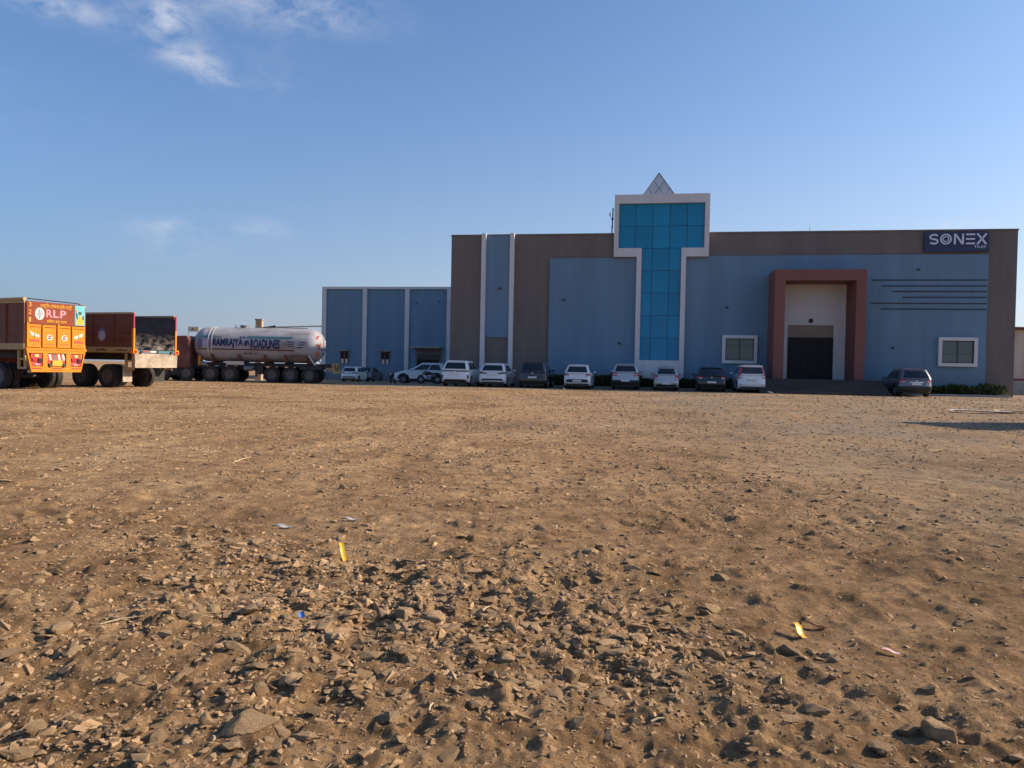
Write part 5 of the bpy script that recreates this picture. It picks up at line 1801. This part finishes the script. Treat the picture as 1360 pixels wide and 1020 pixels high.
def gravel():
    vari = []
    for k in range(26):
        me = hull_mesh('tmp', 500 + k, 8 + k % 4, [.42, .6, .78][k % 3])
        me.calc_loop_triangles()
        co = np.array([v.co[:] for v in me.vertices])
        tri = np.array([t_.vertices[:] for t_ in me.loop_triangles])
        vari.append((co, tri))
        bpy.data.meshes.remove(me)
    gg = np.random.default_rng(77)
    N = 230000
    y = 2.1 * (44 / 2.1) ** (gg.random(N))
    x = gg.uniform(-.78, .78, N) * y
    rub = rubble(x, y)
    patch_ = np.clip(.5 + 1.1 * vnoise(x * .35, y * .22, 61) + .5 * vnoise(x * 1.1, y * .8, 62), 0, 1)
    keep = gg.random(N) < np.clip(.12 + .55 * rub + .17 * patch_ * ss(4, 9, y), 0, 1)
    x, y, rub = x[keep], y[keep], rub[keep]
    n = len(x)
    s = np.maximum(.0045, .0011 * y) * np.exp(gg.normal(.35, .55, n)) * (1 + 1.15 * rub)
    s = np.minimum(s, .030 + .014 * rub + .0010 * y)
    z = ground_z(x, y)
    kind = gg.integers(0, 26, n)
    rz = gg.uniform(0, 6.283, n)
    Vs, Fs, Ts = [], [], []
    base = 0
    for k in range(26):
        sel = np.where(kind == k)[0]
        co, tri = vari[k]
        m = len(sel)
        c, sn = np.cos(rz[sel])[:, None], np.sin(rz[sel])[:, None]
        ax = 1 + .5 * gg.random((m, 1))
        X = co[None, :, 0] * ax
        Yv = np.repeat(co[None, :, 1], m, 0)
        tl = gg.normal(0, .25, (m, 1))
        Zv = co[None, :, 2] * (.6 + .5 * gg.random((m, 1))) + tl * X * .4
        xx = (X * c - Yv * sn) * s[sel][:, None] + x[sel][:, None]
        yy = (X * sn + Yv * c) * s[sel][:, None] + y[sel][:, None]
        zz = Zv * s[sel][:, None] + z[sel][:, None] + s[sel][:, None] * (.16 * gg.random((m, 1)) - .12)
        Vs.append(np.stack([xx, yy, zz], -1).reshape(-1, 3))
        Fs.append((tri[None] + (np.arange(m) * len(co))[:, None, None] + base).reshape(-1, 3))
        Ts.append(np.repeat(gg.random(m), len(co)))
        base += m * len(co)
    V, F, T = np.concatenate(Vs), np.concatenate(Fs), np.concatenate(Ts)
    me = bpy.data.meshes.new('gravel')
    me.vertices.add(len(V))
    me.vertices.foreach_set('co', V.astype(np.float32).ravel())
    me.loops.add(F.size)
    me.loops.foreach_set('vertex_index', F.astype(np.int32).ravel())
    me.polygons.add(len(F))
    me.polygons.foreach_set('loop_start', np.arange(0, F.size, 3, dtype=np.int32))
    me.update(calc_edges=True)
    at = me.attributes.new('tint', 'FLOAT', 'POINT')
    at.data.foreach_set('value', T.astype(np.float32))
    me.shade_flat()
    me.materials.append(GRAVM)
    o = link(bpy.data.objects.new('gravel', me))
    o['kind'] = 'stuff'
    o['label'] = 'small brown stones and clods strewn over the yard'
    o['category'] = 'gravel'
    print('gravel', n, 'tris', len(F))


gravel()

# ------------------------------------------------------------------ litter


def scrap(name, label, m, x, y, L, W, rz, tilt, cat='litter', curl=.3, lift=.01, roll=0.0):
    b = MB()
    nx_, ny_ = 3, 8
    V, F = [], []
    for j in range(ny_ + 1):
        for i in range(nx_ + 1):
            a, q = i / nx_ - .5, j / ny_ - .5
            V.append((a * W * (1 - .2 * abs(q)), q * L, curl * W * (4 * a * a) * .5 + min(.10 * W, .006) * math.sin(q * 7) + .0015))
    w = nx_ + 1
    for j in range(ny_):
        for i in range(nx_):
            F.append((j * w + i, j * w + i + 1, (j + 1) * w + i + 1, (j + 1) * w + i))
    n = len(V)
    V2 = [(p[0], p[1], p[2] - .0015) for p in V]
    F2 = [tuple(n + k for k in f[::-1]) for f in F]
    o = b.add(V + V2, F + F2).build(name, m, smooth=True, recalc=False)
    o.location = (x, y, float(ground_z(x, y)) + lift)
    o.rotation_euler = (tilt, roll, rz)
    tag(o, label, cat)
    return o


scrap('wrapper', 'yellow wrapper strip sticking up between small stones', WRAP_Y, -1.01, 4.66, .13, .032, .5, R(45), lift=.05)
scrap('wrapper', 'folded yellow wrapper lying below a pink wrapper', WRAP_Y, 1.31, 3.44, .085, .045, .5, R(38), lift=.028, roll=.3)
scrap('wrapper', 'long pink and white wrapper lying flat beside a yellow one', WRAP_P, 1.42, 3.56, .13, .03, R(80), R(10), lift=.022, roll=.35)
scrap('wrapper', 'tiny blue wrapper among the rubble', WRAP_B, -.925, 3.42, .034, .028, .6, R(35), lift=.045, curl=.8)
scrap('wrapper', 'pale crumpled wrapper on the bare dust at right', WRAP_P, 1.62, 3.22, .07, .03, R(70), R(12), lift=.018)
scrap('plastic_scrap', 'flat dark grey scrap lying left of the yellow strip', SACK, -1.66, 5.6, .14, .07, R(82), R(4), 'scrap')
scrap('plastic_scrap', 'grey green scrap lying beyond the yellow strip', SACK, -1.22, 5.85, .12, .06, R(85), R(4), 'scrap')
scrap('plastic_scrap', 'long pale sheet lying on far gravel at the right', OFFW, 15.4, 25.1, 2.0, .5, R(86), R(1), 'scrap', .15, .05)
scrap('plastic_scrap', 'brown folded sheet beside the long pale sheet', STRAW, 17.0, 25.6, 1.6, .6, R(84), R(1), 'scrap', .12, .05)
scrap('plastic_scrap', 'white scrap lying before the boxy white hatchback', OFFW, 14.6, 43.4, .3, .2, R(60), R(20), 'scrap', .6, .06)
scrap('plastic_scrap', 'white scrap lying in front of the i grass verge'.replace('i grass verge', 'small white hatchback'), OFFW, 3.0, 44.4, .22, .12, R(40), R(15), 'scrap', .6, .05)
gs = random.Random(3)
for (x, y, L, a) in ((-1.75, 3.45, .16, .5), (1.02, 2.83, .05, 1.2), (-3.25, 9.3, .4, 1.35), (.72, 4.1, .06, .9), (-.1, 3.6, .06, 1.0), (1.05, 3.9, .08, 1.8), (.35, 5.6, .12, 1.4), (-.25, 2.55, .05, 1.4), (.5, 2.5, .05, .3)):
    st = MB().tube((-L / 2, 0, 0), (0, L * .06, .004), .0035 + L * .006, 6).tube((0, L * .06, .004), (L / 2, 0, .002), .0035 + L * .006, 6, .002)
    o = st.build('stick', STRAW)
    o.location = (x, y, float(ground_z(x, y)) + .012)
    o.rotation_euler = (0, R(-4), a)
    d_, m_ = min(((x - a_) ** 2 + (y - b_) ** 2, c_) for a_, b_, c_ in MARKS)
    tag(o, '%s dry straw stick lying on the yard, nearest to %s' % ('long' if L > .3 else 'slender' if L > .1 else 'tiny', m_), 'stick', 'dry sticks on the yard')
